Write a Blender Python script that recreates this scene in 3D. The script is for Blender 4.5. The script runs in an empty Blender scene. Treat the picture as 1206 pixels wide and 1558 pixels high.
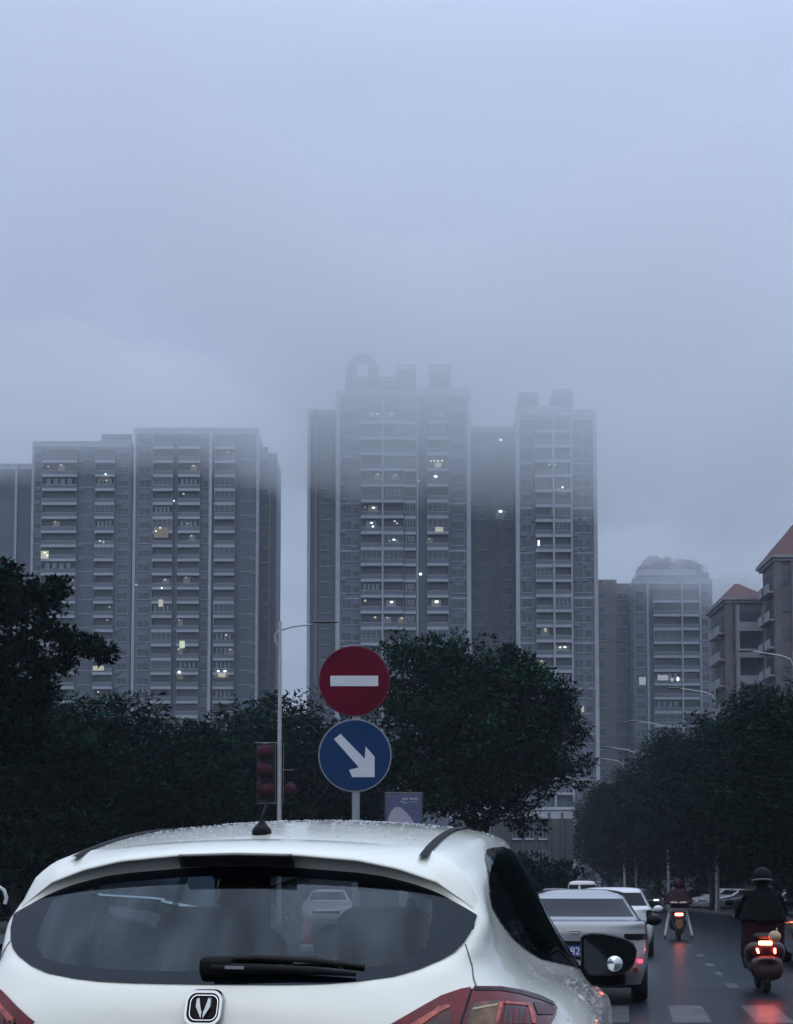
import bpy, bmesh, math, random
import numpy as np
from mathutils import Vector, Matrix
from mathutils.bvhtree import BVHTree
from mathutils.geometry import delaunay_2d_cdt
R = math.radians
random.seed(7); rng = np.random.default_rng(7)
sc = bpy.context.scene
C = sc.collection

# ------------------------------------------------------------------ camera
FPX = 2200.0; PITCH = R(3.8); HOR = 1352.0; CAMH = 1.45
CY = HOR - FPX*math.tan(PITCH)
cam = bpy.data.objects.new('camera', bpy.data.cameras.new('camera')); C.objects.link(cam)
cam.location = (0, 0, CAMH); cam.rotation_euler = (R(90)+PITCH, 0, 0)
cam.data.sensor_fit = 'HORIZONTAL'; cam.data.sensor_width = 36.0
cam.data.lens = 36.0*FPX/1206.0
cam.data.shift_y = (CY-779.0)/1206.0
cam.data.clip_start = 0.05; cam.data.clip_end = 6000
sc.camera = cam
_F = Vector((0, math.cos(PITCH), math.sin(PITCH))); _U = Vector((0, -math.sin(PITCH), math.cos(PITCH)))
EYE = Vector((0, 0, CAMH))
def ray(px, py): return _F*FPX + Vector((px-603.0, 0, 0)) - _U*(py-CY)
def at(px, py, Y):
    d = ray(px, py); return EYE + d*(Y/d.y)
def X_(px, Y): return at(px, HOR, Y).x
def Z_(py, Y): return at(603, py, Y).z

# ------------------------------------------------------------------ helpers
def tag(o, label=None, cat=None, group=None, kind=None):
    if label: o['label'] = label
    if cat: o['category'] = cat
    if group: o['group'] = group
    if kind: o['kind'] = kind
    return o
def thing(name, label, cat, loc=(0,0,0), rz=0, group=None):
    o = bpy.data.objects.new(name, None); C.objects.link(o)
    o.empty_display_size = .2
    o.location = loc; o.rotation_euler = (0,0,rz)
    return tag(o, label, cat, group)
def kids(o): return [c for c in bpy.data.objects if c.parent == o]
def copy_tree(o, parent=None, loc=None, rz=None, label=None):
    c = o.copy(); C.objects.link(c)
    if parent: c.parent = parent
    if loc is not None: c.location = loc
    if rz is not None: c.rotation_euler = (0,0,rz)
    if label: c['label'] = label
    for ch in list(o.children): copy_tree(ch, c)
    return c

class MB:
    def __init__(s): s.v=[]; s.f=[]; s.m=[]
    def add(s, vs, fs, m=0):
        b=len(s.v); s.v += [tuple(v) for v in vs]; s.f += [tuple(b+i for i in f) for f in fs]; s.m += [m]*len(fs); return s
    def box(s, x0,x1,y0,y1,z0,z1,m=0):
        vs=[(x,y,z) for z in (z0,z1) for y in (y0,y1) for x in (x0,x1)]
        return s.add(vs,[(0,2,3,1),(4,5,7,6),(0,1,5,4),(2,6,7,3),(0,4,6,2),(1,3,7,5)],m)
    def bar(s, a, b, w, h, m=0):
        a=Vector(a); b=Vector(b); d=(b-a).normalized()
        up=Vector((0,0,1)) if abs(d.z)<.95 else Vector((0,1,0))
        sx=d.cross(up).normalized(); sy=sx.cross(d).normalized()
        vs=[p+sx*(w/2)*i+sy*(h/2)*j for p in (a,b) for i,j in ((-1,-1),(1,-1),(1,1),(-1,1))]
        return s.add(vs,[(0,1,2,3),(7,6,5,4),(0,4,5,1),(1,5,6,2),(2,6,7,3),(3,7,4,0)],m)
    def tube(s, pts, rad, n=8, m=0, cap=True):
        pts=[Vector(p) for p in pts]; N=len(pts)
        if not hasattr(rad,'__len__'): rad=[rad]*N
        vs=[]; prev=None
        for i,p in enumerate(pts):
            d=(pts[min(i+1,N-1)]-pts[max(i-1,0)])
            d=d.normalized() if d.length>1e-9 else Vector((0,0,1))
            if prev is None:
                up=Vector((0,0,1)) if abs(d.z)<.9 else Vector((1,0,0))
                sx=d.cross(up).normalized()
            else: sx=(prev-d*prev.dot(d)).normalized()
            prev=sx; sy=d.cross(sx)
            for k in range(n):
                a=2*math.pi*k/n; vs.append(p+(sx*math.cos(a)+sy*math.sin(a))*rad[i])
        fs=[(i*n+k,i*n+(k+1)%n,(i+1)*n+(k+1)%n,(i+1)*n+k) for i in range(N-1) for k in range(n)]
        if cap: fs += [tuple(range(n-1,-1,-1)), tuple((N-1)*n+k for k in range(n))]
        return s.add(vs,fs,m)
    def lathe(s, prof, o=(0,0,0), axis='z', n=20, m=0):
        vs=[]
        for r,h in prof:
            for k in range(n):
                a=2*math.pi*k/n; c,q=r*math.cos(a),r*math.sin(a)
                p={'z':(c,q,h),'y':(c,h,-q),'x':(h,c,q)}[axis]
                vs.append((o[0]+p[0],o[1]+p[1],o[2]+p[2]))
        N=len(prof)
        fs=[(i*n+k,i*n+(k+1)%n,(i+1)*n+(k+1)%n,(i+1)*n+k) for i in range(N-1) for k in range(n)]
        fs += [tuple(range(n-1,-1,-1)), tuple((N-1)*n+k for k in range(n))]
        return s.add(vs,fs,m)
    def ell(s, c, r, nu=12, nv=8, m=0):
        vs=[(c[0],c[1],c[2]-r[2])]
        for j in range(1,nv):
            t=-math.pi/2+math.pi*j/nv
            for i in range(nu):
                a=2*math.pi*i/nu; vs.append((c[0]+r[0]*math.cos(t)*math.cos(a),c[1]+r[1]*math.cos(t)*math.sin(a),c[2]+r[2]*math.sin(t)))
        vs.append((c[0],c[1],c[2]+r[2])); L=len(vs)-1
        fs=[(0,1+(i+1)%nu,1+i) for i in range(nu)]
        for j in range(nv-2):
            for i in range(nu):
                a=1+j*nu+i; b=1+j*nu+(i+1)%nu; fs.append((a,b,b+nu,a+nu))
        b=1+(nv-2)*nu; fs += [(b+i,b+(i+1)%nu,L) for i in range(nu)]
        return s.add(vs,fs,m)
    def grid(s, fn, nu, nv, m=0, flip=False):
        vs=[fn(i/nu,j/nv) for j in range(nv+1) for i in range(nu+1)]
        fs=[]
        for j in range(nv):
            for i in range(nu):
                a=j*(nu+1)+i; q=(a,a+1,a+nu+2,a+nu+1); fs.append(q[::-1] if flip else q)
        return s.add(vs,fs,m)
    def prism(s, poly, fn0, fn1, m=0):
        n=len(poly); vs=[fn0(*p) for p in poly]+[fn1(*p) for p in poly]
        return s.add(vs,[tuple(range(n)),tuple(range(2*n-1,n-1,-1))]+[(i,i+n,(i+1)%n+n,(i+1)%n) for i in range(n)],m)
    def build(s, name, mats, parent=None, smooth=False, bevel=0, merge=0, recalc=True):
        me=bpy.data.meshes.new(name); me.from_pydata([tuple(v) for v in s.v],[],s.f)
        if not isinstance(mats,(list,tuple)): mats=[mats]
        for m in mats: me.materials.append(m)
        me.polygons.foreach_set('material_index',s.m)
        if merge or recalc or bevel:
            bm=bmesh.new(); bm.from_mesh(me)
            if merge: bmesh.ops.remove_doubles(bm,verts=bm.verts,dist=merge)
            if recalc: bmesh.ops.recalc_face_normals(bm,faces=bm.faces)
            if bevel:
                es=[e for e in bm.edges if len(e.link_faces)==2 and e.calc_face_angle(0)>R(35)]
                bmesh.ops.bevel(bm,geom=es,offset=bevel,segments=2,affect='EDGES',profile=.5,clamp_overlap=True)
            bm.to_mesh(me); bm.free()
        if smooth:
            me.polygons.foreach_set('use_smooth',[True]*len(me.polygons))
            if smooth is not True: me.set_sharp_from_angle(angle=R(smooth))
        o=bpy.data.objects.new(name,me); C.objects.link(o)
        if parent: o.parent=parent
        return o

# ------------------------------------------------------------------ materials
_M={}
def mat(name, col, rough=.6, metal=0, coat=0, emit=None, es=0, nscale=0, namp=.15, bump=0, bscale=40, spec=.5, coatr=.08):
    if name in _M: return _M[name]
    m=bpy.data.materials.new(name); m.use_nodes=True; nt=m.node_tree; b=nt.nodes['Principled BSDF']
    b.inputs['Base Color'].default_value=(*col,1); b.inputs['Roughness'].default_value=rough
    b.inputs['Metallic'].default_value=metal; b.inputs['Coat Weight'].default_value=coat; b.inputs['Coat Roughness'].default_value=coatr
    b.inputs['Specular IOR Level'].default_value=spec
    if emit: b.inputs['Emission Color'].default_value=(*emit,1); b.inputs['Emission Strength'].default_value=es
    if nscale or bump:
        tc=nt.nodes.new('ShaderNodeTexCoord')
    if nscale:
        n=nt.nodes.new('ShaderNodeTexNoise'); n.inputs['Scale'].default_value=nscale; n.inputs['Detail'].default_value=6
        nt.links.new(tc.outputs['Object'],n.inputs['Vector'])
        mr=nt.nodes.new('ShaderNodeMapRange'); mr.inputs[1].default_value=.3; mr.inputs[2].default_value=.7
        mr.inputs[3].default_value=1-namp; mr.inputs[4].default_value=1+namp
        nt.links.new(n.outputs['Fac'],mr.inputs[0])
        mx=nt.nodes.new('ShaderNodeVectorMath'); mx.operation='SCALE'; mx.inputs[0].default_value=col
        nt.links.new(mr.outputs[0],mx.inputs['Scale']); nt.links.new(mx.outputs[0],b.inputs['Base Color'])
    if bump:
        n2=nt.nodes.new('ShaderNodeTexNoise'); n2.inputs['Scale'].default_value=bscale; n2.inputs['Detail'].default_value=4
        nt.links.new(tc.outputs['Object'],n2.inputs['Vector'])
        bp=nt.nodes.new('ShaderNodeBump'); bp.inputs['Strength'].default_value=bump; bp.inputs['Distance'].default_value=.02
        nt.links.new(n2.outputs['Fac'],bp.inputs['Height']); nt.links.new(bp.outputs[0],b.inputs['Normal'])
    _M[name]=m; return m
def glass(name, tint, refl=1.0, ior=1.5, gc=(.80,.92,1)):
    m=bpy.data.materials.new(name); m.use_nodes=True; nt=m.node_tree; nt.nodes.clear()
    o=nt.nodes.new('ShaderNodeOutputMaterial'); mix=nt.nodes.new('ShaderNodeMixShader'); t=nt.nodes.new('ShaderNodeBsdfTransparent')
    g=nt.nodes.new('ShaderNodeBsdfGlossy'); g.inputs['Roughness'].default_value=.015; g.inputs['Color'].default_value=(*gc,1)
    t.inputs['Color'].default_value=(*tint,1); fr=nt.nodes.new('ShaderNodeFresnel'); fr.inputs['IOR'].default_value=ior
    mu=nt.nodes.new('ShaderNodeMath'); mu.operation='MULTIPLY'; mu.inputs[1].default_value=refl
    nt.links.new(fr.outputs[0],mu.inputs[0]); nt.links.new(mu.outputs[0],mix.inputs[0])
    nt.links.new(t.outputs[0],mix.inputs[1]); nt.links.new(g.outputs[0],mix.inputs[2]); nt.links.new(mix.outputs[0],o.inputs[0])
    _M[name]=m; return m

white_paint=mat('white_car_paint',(.84,.838,.725),.34,coat=1,coatr=.05)
def wet(m, strength=.12):                      # rain drops and run-off on the paint: bump only
    nt=m.node_tree; b=nt.nodes['Principled BSDF']; tc=nt.nodes.new('ShaderNodeTexCoord')
    vo=nt.nodes.new('ShaderNodeTexVoronoi'); vo.inputs['Scale'].default_value=95; nt.links.new(tc.outputs['Object'],vo.inputs['Vector'])
    mr=nt.nodes.new('ShaderNodeMapRange'); mr.inputs[1].default_value=.18; mr.inputs[2].default_value=.42; mr.inputs[3].default_value=1; mr.inputs[4].default_value=0
    nt.links.new(vo.outputs['Distance'],mr.inputs[0])
    no=nt.nodes.new('ShaderNodeTexNoise'); no.inputs['Scale'].default_value=7; nt.links.new(tc.outputs['Object'],no.inputs['Vector'])
    gt=nt.nodes.new('ShaderNodeMapRange'); gt.inputs[1].default_value=.46; gt.inputs[2].default_value=.66; nt.links.new(no.outputs['Fac'],gt.inputs[0])
    mu=nt.nodes.new('ShaderNodeMath'); mu.operation='MULTIPLY'; nt.links.new(mr.outputs[0],mu.inputs[0]); nt.links.new(gt.outputs[0],mu.inputs[1])
    bp=nt.nodes.new('ShaderNodeBump'); bp.inputs['Strength'].default_value=strength; bp.inputs['Distance'].default_value=.004
    nt.links.new(mu.outputs[0],bp.inputs['Height']); nt.links.new(bp.outputs[0],b.inputs['Coat Normal'])
wet(white_paint,.35)
rear_glass=glass('tinted_rear_glass',(.93,.96,.97),.98)
def film(m):            # uneven wet film on the pane: the strength of its reflection varies
    nt=m.node_tree; mu=[n for n in nt.nodes if n.type=='MATH'][0]; tc=nt.nodes.new('ShaderNodeTexCoord'); mp=nt.nodes.new('ShaderNodeMapping'); mp.inputs['Scale'].default_value=(5,1,1.6)
    no=nt.nodes.new('ShaderNodeTexNoise'); no.inputs['Scale'].default_value=2.2; no.inputs['Detail'].default_value=5; mr=nt.nodes.new('ShaderNodeMapRange')
    for i,v in ((1,.3),(2,.7),(3,.62),(4,1.32)): mr.inputs[i].default_value=v
    nt.links.new(tc.outputs['Object'],mp.inputs[0]); nt.links.new(mp.outputs[0],no.inputs['Vector']); nt.links.new(no.outputs['Fac'],mr.inputs[0]); nt.links.new(mr.outputs[0],mu.inputs[1])
film(rear_glass)
front_glass=glass('windscreen_glass',(.93,.95,.94),.8)
dark_glass=glass('dark_tinted_glass',(.22,.26,.26),.8)
frit=mat('black_frit',(.002,.003,.005),.06,spec=.33)
frit.node_tree.nodes['Principled BSDF'].inputs['Specular Tint'].default_value=(.72,.87,1,1)
black_plastic=mat('black_plastic',(.004,.0045,.006),.5,spec=.12,bump=.1,bscale=300)
rubber=mat('tyre_rubber',(.012,.012,.012),.8,bump=.2,bscale=90)
rim_m=mat('alloy_rim',(.35,.36,.37),.35,.9)
chrome=mat('chrome',(.75,.77,.8),.12,1)
dark_fabric=mat('seat_fabric',(.02,.022,.025),.85,nscale=30,namp=.2)
car_glass=mat('far_car_glass',(.012,.017,.023),.12,spec=.12)
red_lens=mat('red_lens',(.115,.003,.008),.18,coat=.3,nscale=9,namp=.5,spec=.3)
amber_lens=mat('smoked_amber_lens',(.12,.055,.018),.14,coat=.7,nscale=30,namp=.7,spec=.3)
red_chamber=mat('red_lens_chamber',(.055,.005,.006),.15,coat=.6,nscale=14,namp=.5,spec=.3)
pink_rib=mat('lens_rib',(.42,.07,.045),.2,coat=.4,nscale=40,namp=.5)
dark_lens=mat('dark_tail_lens',(.012,.003,.005),.2,spec=.3)

# ------------------------------------------------------------------ ground, road, markings
SL=.16; TH=math.atan(SL); HEAD=-TH
def line_x(y): return 4.57+SL*(y-19) if y<72 else 4.57+SL*53+.045*(y-72)   # the dotted lane line
asphalt=mat('wet_asphalt',(.013,.020,.029),.29,spec=.22,nscale=.9,namp=.22,bump=.12,bscale=60)
soil=mat('verge_soil',(.02,.022,.018),.9,nscale=.4,namp=.4,bump=.5,bscale=8)
pave=mat('pavement_stone',(.035,.036,.038),.6,nscale=1.5,namp=.2,bump=.2,bscale=20)
kerbm=mat('kerb_stone',(.06,.06,.06),.6,nscale=3,namp=.2)
mark=mat('worn_road_paint',(.085,.092,.098),.3,spec=.3,nscale=3.5,namp=.45,bump=.15,bscale=60)
g=MB().grid(lambda u,v:(-900+1800*u,-300+1800*v,-.012),24,24).build('ground',soil); tag(g,kind='structure')
def strip(name, fl, fr, y0, y1, z, m, n=60):
    o=MB().grid(lambda u,v:(fl(y0+(y1-y0)*v)*(1-u)+fr(y0+(y1-y0)*v)*u, y0+(y1-y0)*v, z),6,n).build(name,m); return tag(o,kind='structure')
strip('road',lambda y:line_x(y)-(4.3 if y>14 else 4.3+(14-y)*.9),lambda y:line_x(y)+4.75,-12,420,0,asphalt)
strip('parking_lot',lambda y:line_x(y)+8.0,lambda y:line_x(y)+32,40,150,.02,asphalt)
strip('oncoming_road',lambda y:line_x(y)-16.5-max(0,(y-40)*.07),lambda y:line_x(y)-6.4-max(0,(y-40)*.07),-12,300,-.002,asphalt)
def kerb(name, fx, y0, y1, w=.18, h=.13, n=60):
    m=MB()
    def pt(u,v):
        y=y0+(y1-y0)*v; k=[(-w/2,-.01),(-w/2,h-.02),(-w/2+.02,h),(w/2-.02,h),(w/2,h-.02),(w/2,-.01)][round(u*5)]
        return (fx(y)+k[0],y,k[1])
    return tag(m.grid(pt,5,n).build(name,kerbm),kind='structure')
kerb('kerb',lambda y:line_x(y)-4.4,18,300); kerb('kerb',lambda y:line_x(y)+4.8,-5,200)
kerb('kerb',lambda y:line_x(y)-6.3-max(0,(y-40)*.07),18,300)
strip('median',lambda y:line_x(y)-6.2-max(0,(y-40)*.07),lambda y:line_x(y)-4.5,18,300,.115,soil)
strip('pavement',lambda y:line_x(y)+4.9,lambda y:line_x(y)+7.9,-5,200,.12,pave)
strip('pavement',lambda y:line_x(y)-20,lambda y:line_x(y)-16.7,-5,60,.12,pave)
# dotted lane line
mb=MB()
for y in (21.8,24.9,27.7,31.6,37,43,49,55):
    x=line_x(y); w=.085 if y!=24.9 else .05
    l=.55
    mb.add([(x-w-SL*l,y-l,.004),(x+w-SL*l,y-l,.004),(x+w+SL*l,y+l,.004),(x-w+SL*l,y+l,.004)],[(0,1,2,3)])
tag(mb.build('lane_marking',mark),kind='structure')
mb=MB()
for k in range(-4,6):
    c=3.56+.9*k; y0,y1=15.8-.02*k,18.1
    for (a,b) in ((0,1),):
        mb.grid(lambda u,v:(c-.21+.42*u+SL*((y0+(y1-y0)*v)-18.0),y0+(y1-y0)*v,.004),4,8)
tag(mb.build('crossing_marking',mark),kind='structure')

# ------------------------------------------------------------------ smooth car shells from a control net
def cr(p0,p1,p2,p3,t):
    return .5*((2*p1)+(-p0+p2)*t+(2*p0-5*p1+4*p2-p3)*t*t+(-p0+3*p1-3*p2+p3)*t**3)
class Shell:
    """rows = height levels from sill to roof centre line, columns = rear centre (0) round the side to front centre (10)."""
    def __init__(s, net): s.P=np.array(net,dtype=float); s.R,s.Cn=s.P.shape[:2]
    def ctrl(s,i,j):
        mx=np.array([-1,1,1.])
        if i>s.R-1: i=2*(s.R-1)-i; q=s.ctrl(i,j); return q*mx
        if i<0: return 2*s.ctrl(0,j)-s.ctrl(1,j)
        if j<0: return s.P[i,-j]*mx
        if j>s.Cn-1: return s.P[i,2*(s.Cn-1)-j]*mx
        return s.P[i,j]
    def S(s,r,c):
        sg=1
        if c<0: c=-c; sg=-1
        i=min(int(math.floor(r)),s.R-2); i=max(i,0); j=max(0,min(int(math.floor(c)),s.Cn-2)); tr=r-i; tc=c-j
        q=[cr(*[s.ctrl(i+a,j+b) for b in (-1,0,1,2)],tc) for a in (-1,0,1,2)]
        p=cr(*q,tr)
        p=s.post(p,r,c)
        return (sg*p[0],p[1],p[2])
    def post(s,p,r,c): return p
    def mesh(s,nr,nc,r1=None):
        rows=s.R-1; cols=s.Cn-1
        m=MB(); W=2*cols*nc; H=rows*nr
        pts={}
        for j in range(H+1):
            for i in range(W):
                pts[i,j]=s.S(j/nr,(i-cols*nc)/nc)
        vs=[pts[i,j] for j in range(H+1) for i in range(W)]
        fs=[(j*W+i,j*W+(i+1)%W,(j+1)*W+(i+1)%W,(j+1)*W+i) for j in range(H) for i in range(W)]
        m.add(vs,fs); return m
def cleanup(o, kill=None, smooth=True, ang=None):
    me=o.data; bm=bmesh.new(); bm.from_mesh(me)
    if kill:
        bmesh.ops.delete(bm,geom=[f for f in bm.faces if kill(f.calc_center_median())],context='FACES')
    bmesh.ops.remove_doubles(bm,verts=bm.verts,dist=1e-4)
    bmesh.ops.dissolve_degenerate(bm,dist=1e-5,edges=bm.edges)
    bmesh.ops.recalc_face_normals(bm,faces=bm.faces)
    bm.to_mesh(me); bm.free()
    me.polygons.foreach_set('use_smooth',[True]*len(me.polygons))
def wheel_meshes():
    ty=MB().lathe([(.20,-.1),(.29,-.105),(.318,-.085),(.325,-.05),(.325,.05),(.318,.085),(.29,.105),(.20,.1)],axis='x',n=28)
    rm=MB().lathe([(.0,-.02),(.06,-.06),(.19,-.07),(.205,-.09),(.21,.09),(.19,.07),(.06,.06),(.0,.02)],axis='x',n=24)
    for k in range(5):
        a=2*math.pi*k/5
        rm.bar((-.085,0.05*math.cos(a),.05*math.sin(a)),(-.085,.195*math.cos(a),.195*math.sin(a)),.02,.05)
        rm.bar((.085,0.05*math.cos(a),.05*math.sin(a)),(.085,.195*math.cos(a),.195*math.sin(a)),.02,.05)
    return ty,rm
_ty,_rm=wheel_meshes()
_tm=None
def add_wheels(root, hw, ys, r=.325):
    global _tm
    for y in ys:
        for sx in (-1,1):
            if _tm is None:
                w=_ty.build('wheel',rubber,root,smooth=40); q=_rm.build('rim',rim_m,w,smooth=40); _tm=(w.data,q.data)
            else:
                w=bpy.data.objects.new('wheel',_tm[0]); C.objects.link(w); w.parent=root
                q=bpy.data.objects.new('rim',_tm[1]); C.objects.link(q); q.parent=w
            w.location=(sx*(hw-.11),y,r); w.scale=(1,r/.325,r/.325)

# ---- the white hatchback right in front
HO=Vector((-.445,3.4,0)); Uv=Vector((math.sin(TH),math.cos(TH),0)); Rv=Vector((math.cos(TH),-math.sin(TH),0))
def w2l(P): d=P-HO; return Vector((d.dot(Rv),d.dot(Uv),d.z))
EYEL=w2l(EYE)
def dirl(px,py):
    d=ray(px,py); return Vector((d.dot(Rv),d.dot(Uv),d.z)).normalized()
def yfn(x,z): return .03+.97*(z-1.228)+.27*x*x+.32*max(0,abs(x)-.4)**2
def hit(px,py,fn):
    d=ray(px,py); d=d/d.y; t=3.4
    for _ in range(200):
        x,y,z=w2l(EYE+d*t); t+=.6*(fn(x,z)-y)
    return Vector(w2l(EYE+d*t))
_zt=[(-.2,1.40),(.0,1.462),(.27,1.540),(.52,1.594),(.9,1.645),(1.3,1.670),(1.8,1.672),(2.2,1.645),(2.6,1.59),(3.0,1.5)]
def zc(y):
    for i in range(1,len(_zt)-2):
        if y<=_zt[i+1][0] or i==len(_zt)-3:
            a,b=_zt[i],_zt[i+1]; t=(y-a[0])/(b[0]-a[0])
            ma=(_zt[i+1][1]-_zt[i-1][1])/(_zt[i+1][0]-_zt[i-1][0]); mb_=(_zt[i+2][1]-a[1])/(_zt[i+2][0]-a[0]); h=b[0]-a[0]
            return (2*t**3-3*t*t+1)*a[1]+(t**3-2*t*t+t)*h*ma+(-2*t**3+3*t*t)*b[1]+(t**3-t*t)*h*mb_
def zr(x,y): return zc(y)-.03*(x/.467)**2-.8*max(0,abs(x)-.467)**2
N=[
 [(0,.22,.25),(.35,.22,.25),(.6,.25,.25),(.76,.38,.25),(.82,.6,.25),(.84,1,.25),(.85,1.7,.25),(.85,2.5,.25),(.83,3.3,.25),(.6,3.9,.25),(0,4.05,.25)],
 [(0,-.05,.45),(.35,-.03,.45),(.62,.04,.45),(.80,.2,.45),(.86,.5,.45),(.88,1,.45),(.88,1.7,.45),(.88,2.5,.45),(.87,3.3,.45),(.68,4.0,.45),(0,4.2,.45)],
 [(0,-.08,.65),(.35,-.06,.65),(.63,.01,.65),(.82,.18,.65),(.88,.48,.65),(.90,1,.65),(.895,1.7,.65),(.895,2.5,.65),(.89,3.3,.65),(.70,4.03,.62),(0,4.24,.6)],
 [(0,-.07,.85),(.33,-.05,.85),(.62,.02,.85),(.81,.17,.85),(.875,.45,.86),(.905,.95,.88),(.895,1.65,.86),(.895,2.5,.85),(.89,3.25,.82),(.70,4.0,.72),(0,4.2,.7)],
 [(0,-.05,1.03),(.32,-.03,1.03),(.60,.03,1.03),(.775,.16,1.03),(.855,.44,1.04),(.890,.95,1.05),(.885,1.6,1.03),(.885,2.4,1.0),(.88,3.2,.95),(.68,3.9,.82),(0,4.1,.8)],
 [(0,-.022,1.12),(.3,-.008,1.12),(.56,.05,1.125),(.715,.17,1.135),(.785,.45,1.14),(.825,.95,1.14),(.835,1.6,1.11),(.845,2.4,1.06),(.84,3.15,1.0),(.58,3.7,.92),(0,3.85,.9)],
 [(0,.018,1.215),(.25,.035,1.215),(.45,.09,1.232),(.60,.2,1.268),(.672,.47,1.245),(.70,1.0,1.225),(.745,1.6,1.185),(.79,2.35,1.125),(.78,2.95,1.08),(.5,3.2,1.06),(0,3.3,1.05)],
 [(0,.158,1.36),(.25,.175,1.36),(.45,.213,1.36),(.612,.31,1.372),(.628,.50,1.385),(.642,1.0,1.385),(.662,1.6,1.37),(.678,2.25,1.33),(.655,2.65,1.29),(.42,2.9,1.27),(0,3.0,1.26)],
 [(0,.30,1.505),(.2,.31,1.50),(.40,.335,1.485),(.55,.375,1.468),(.582,.56,1.512),(.590,.95,1.562),(.590,1.6,1.575),(.572,2.15,1.55),(.535,2.35,1.53),(.34,2.45,1.54),(0,2.5,1.545)],
 [(x,y,zr(x,y)) for x,y in ((0,.40),(.17,.41),(.33,.43),(.43,.50),(.45,.70),(.45,1.0),(.45,1.6),(.44,2.05),(.38,2.2),(.22,2.27),(0,2.3))],
 [(0,y,zc(y)) for y in (.55,.58,.64,.72,.85,1.08,1.55,1.9,2.02,2.07,2.1)],
]
class Hero(Shell):
    def post(s,p,r,c):
        x,y,z=p
        if r>8:
            t=min(1,(r-8)); t=t*t*(3-2*t); z=z*(1-t)+zr(x,y)*t
        if 6<=r<=8.2 and c<=3.5 and 1.2<z<1.53:
            w=min(1,(r-6)/.3)*min(1,(8.2-r)/.3)*min(1,(3.5-c)/.6)
            y=y*(1-w)+(yfn(x,z)+.004)*w
        return np.array((x,y,z))
hero=Hero(N)
def tab(T):
    def f(x):
        x=abs(x)
        for i in range(len(T)-1):
            if x<=T[i+1][0]: 
                a,b=T[i],T[i+1]; t=(x-a[0])/(b[0]-a[0]); return a[1]+(b[1]-a[1])*t
        return T[-1][1]
    return f
GXM=.606
ztop=tab([(0,1.507),(.08,1.506),(.157,1.5025),(.30,1.491),(.36,1.483),(.405,1.473),(.45,1.461),(.49,1.447),(.52,1.434),(.547,1.419),(.58,1.401),(GXM,1.386)])
zbot=tab([(0,1.226),(.19,1.227),(.28,1.229),(.35,1.234),(.43,1.245),(.488,1.262),(.536,1.283),(.563,1.30),(.582,1.321),(.598,1.35),(GXM,1.382)])
car=thing('hatchback_car','white wet hatchback close in front with roof antenna and rear wiper','car',HO,HEAD)
body=hero.mesh(10,9).build('body',white_paint,car,recalc=False)
_bm=bmesh.new(); _bm.from_mesh(body.data); bmesh.ops.remove_doubles(_bm,verts=_bm.verts,dist=1e-4); BV=BVHTree.FromBMesh(_bm); _bm.free()
# side window outline in (y, z)
def side_x(y,z):
    h=BV.ray_cast(Vector((2,y,z)),Vector((-1,0,0))); return h[0].x if h[0] else .7
def pix(px,py):
    h=BV.ray_cast(EYEL,dirl(px,py)); return h
sb=[(.50,1.40),(.56,1.365),(.75,1.315),(1.0,1.272),(1.25,1.232),(1.6,1.205),(2.0,1.175),(2.55,1.135)]
st=[(.50,1.415),(.55,1.465),(.68,1.535),(.80,1.562),(.92,1.570),(1.25,1.582),(1.6,1.582),(2.0,1.562),(2.2,1.50),(2.4,1.36),(2.55,1.15)]
sbf,stf=tab(sb),tab(st)
wsr=[(5.9,0)]
def in_rear(c,m):
    return c.y<.6 and abs(c.x)<GXM-m and zbot(c.x)+m<c.z<ztop(c.x)-m
def in_side(c,m):
    return abs(c.x)>.5 and .5+m*1.5<c.y<2.5 and sbf(c.y)+m<c.z<stf(c.y)-m
def in_ws(c):
    if c.y<2.3 or c.z<1.12 or c.z>1.53: return False
    return abs(c.x)<.60-(c.z-1.12)*.36 and c.y>2.36
def in_arch(c):
    return abs(c.x)>.55 and any((c.y-w)**2+(c.z-.33)**2<.385**2 for w in (.86,3.33))
cleanup(body,lambda c:in_rear(c,.009) or in_side(c,.010) or in_ws(c) or in_arch(c))
lin=body.data.copy(); lin.materials.clear(); lin.materials.append(mat('interior_lining',(.035,.036,.038),.9))
for v in lin.vertices: v.co=v.co-v.normal*.005
lo_=bpy.data.objects.new('interior_lining',lin); C.objects.link(lo_); lo_.parent=car
# rear window: black border + tinted clear field in one pane
def outer_in(x,z): return abs(x)<=GXM and zbot(x)<=z<=ztop(x)
def clear_in(x,z):
    a=abs(x); sd_=.50-.02*((z-1.37)/.1)**2-max(0,1.31-z)*.9
    return a<sd_ and zbot(x)+.028<z<ztop(x)-.024
def rad_(fn,a):
    lo,hi=0,.8
    for _ in range(26):
        mid=(lo+hi)/2
        if fn(mid*math.cos(a),1.372+mid*math.sin(a)): lo=mid
        else: hi=mid
    return lo
ang=[]
for k in range(360):
    t=2*math.pi*k/360; ang.append(math.atan2(math.sin(t)*.30,math.cos(t)))
m=MB(); NA=len(ang); rings=[]
ri=[rad_(clear_in,a) for a in ang]; ro=[rad_(outer_in,a) for a in ang]
fr_in=[0.04,.2,.4,.6,.8,.93,1]
for q in fr_in: rings.append([r_*q for r_ in ri])
for q in (.33,.66,1): rings.append([a+(b-a)*q for a,b in zip(ri,ro)])
vs=[]
for rg in rings:
    for a,r_ in zip(ang,rg): x,z=r_*math.cos(a),1.372+r_*math.sin(a); vs.append((x,yfn(x,z)-.004,z))
m.add(vs,[(i*NA+k,i*NA+(k+1)%NA,(i+1)*NA+(k+1)%NA,(i+1)*NA+k) for i in range(len(rings)-1) for k in range(NA)]+[tuple(range(NA))])
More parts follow.
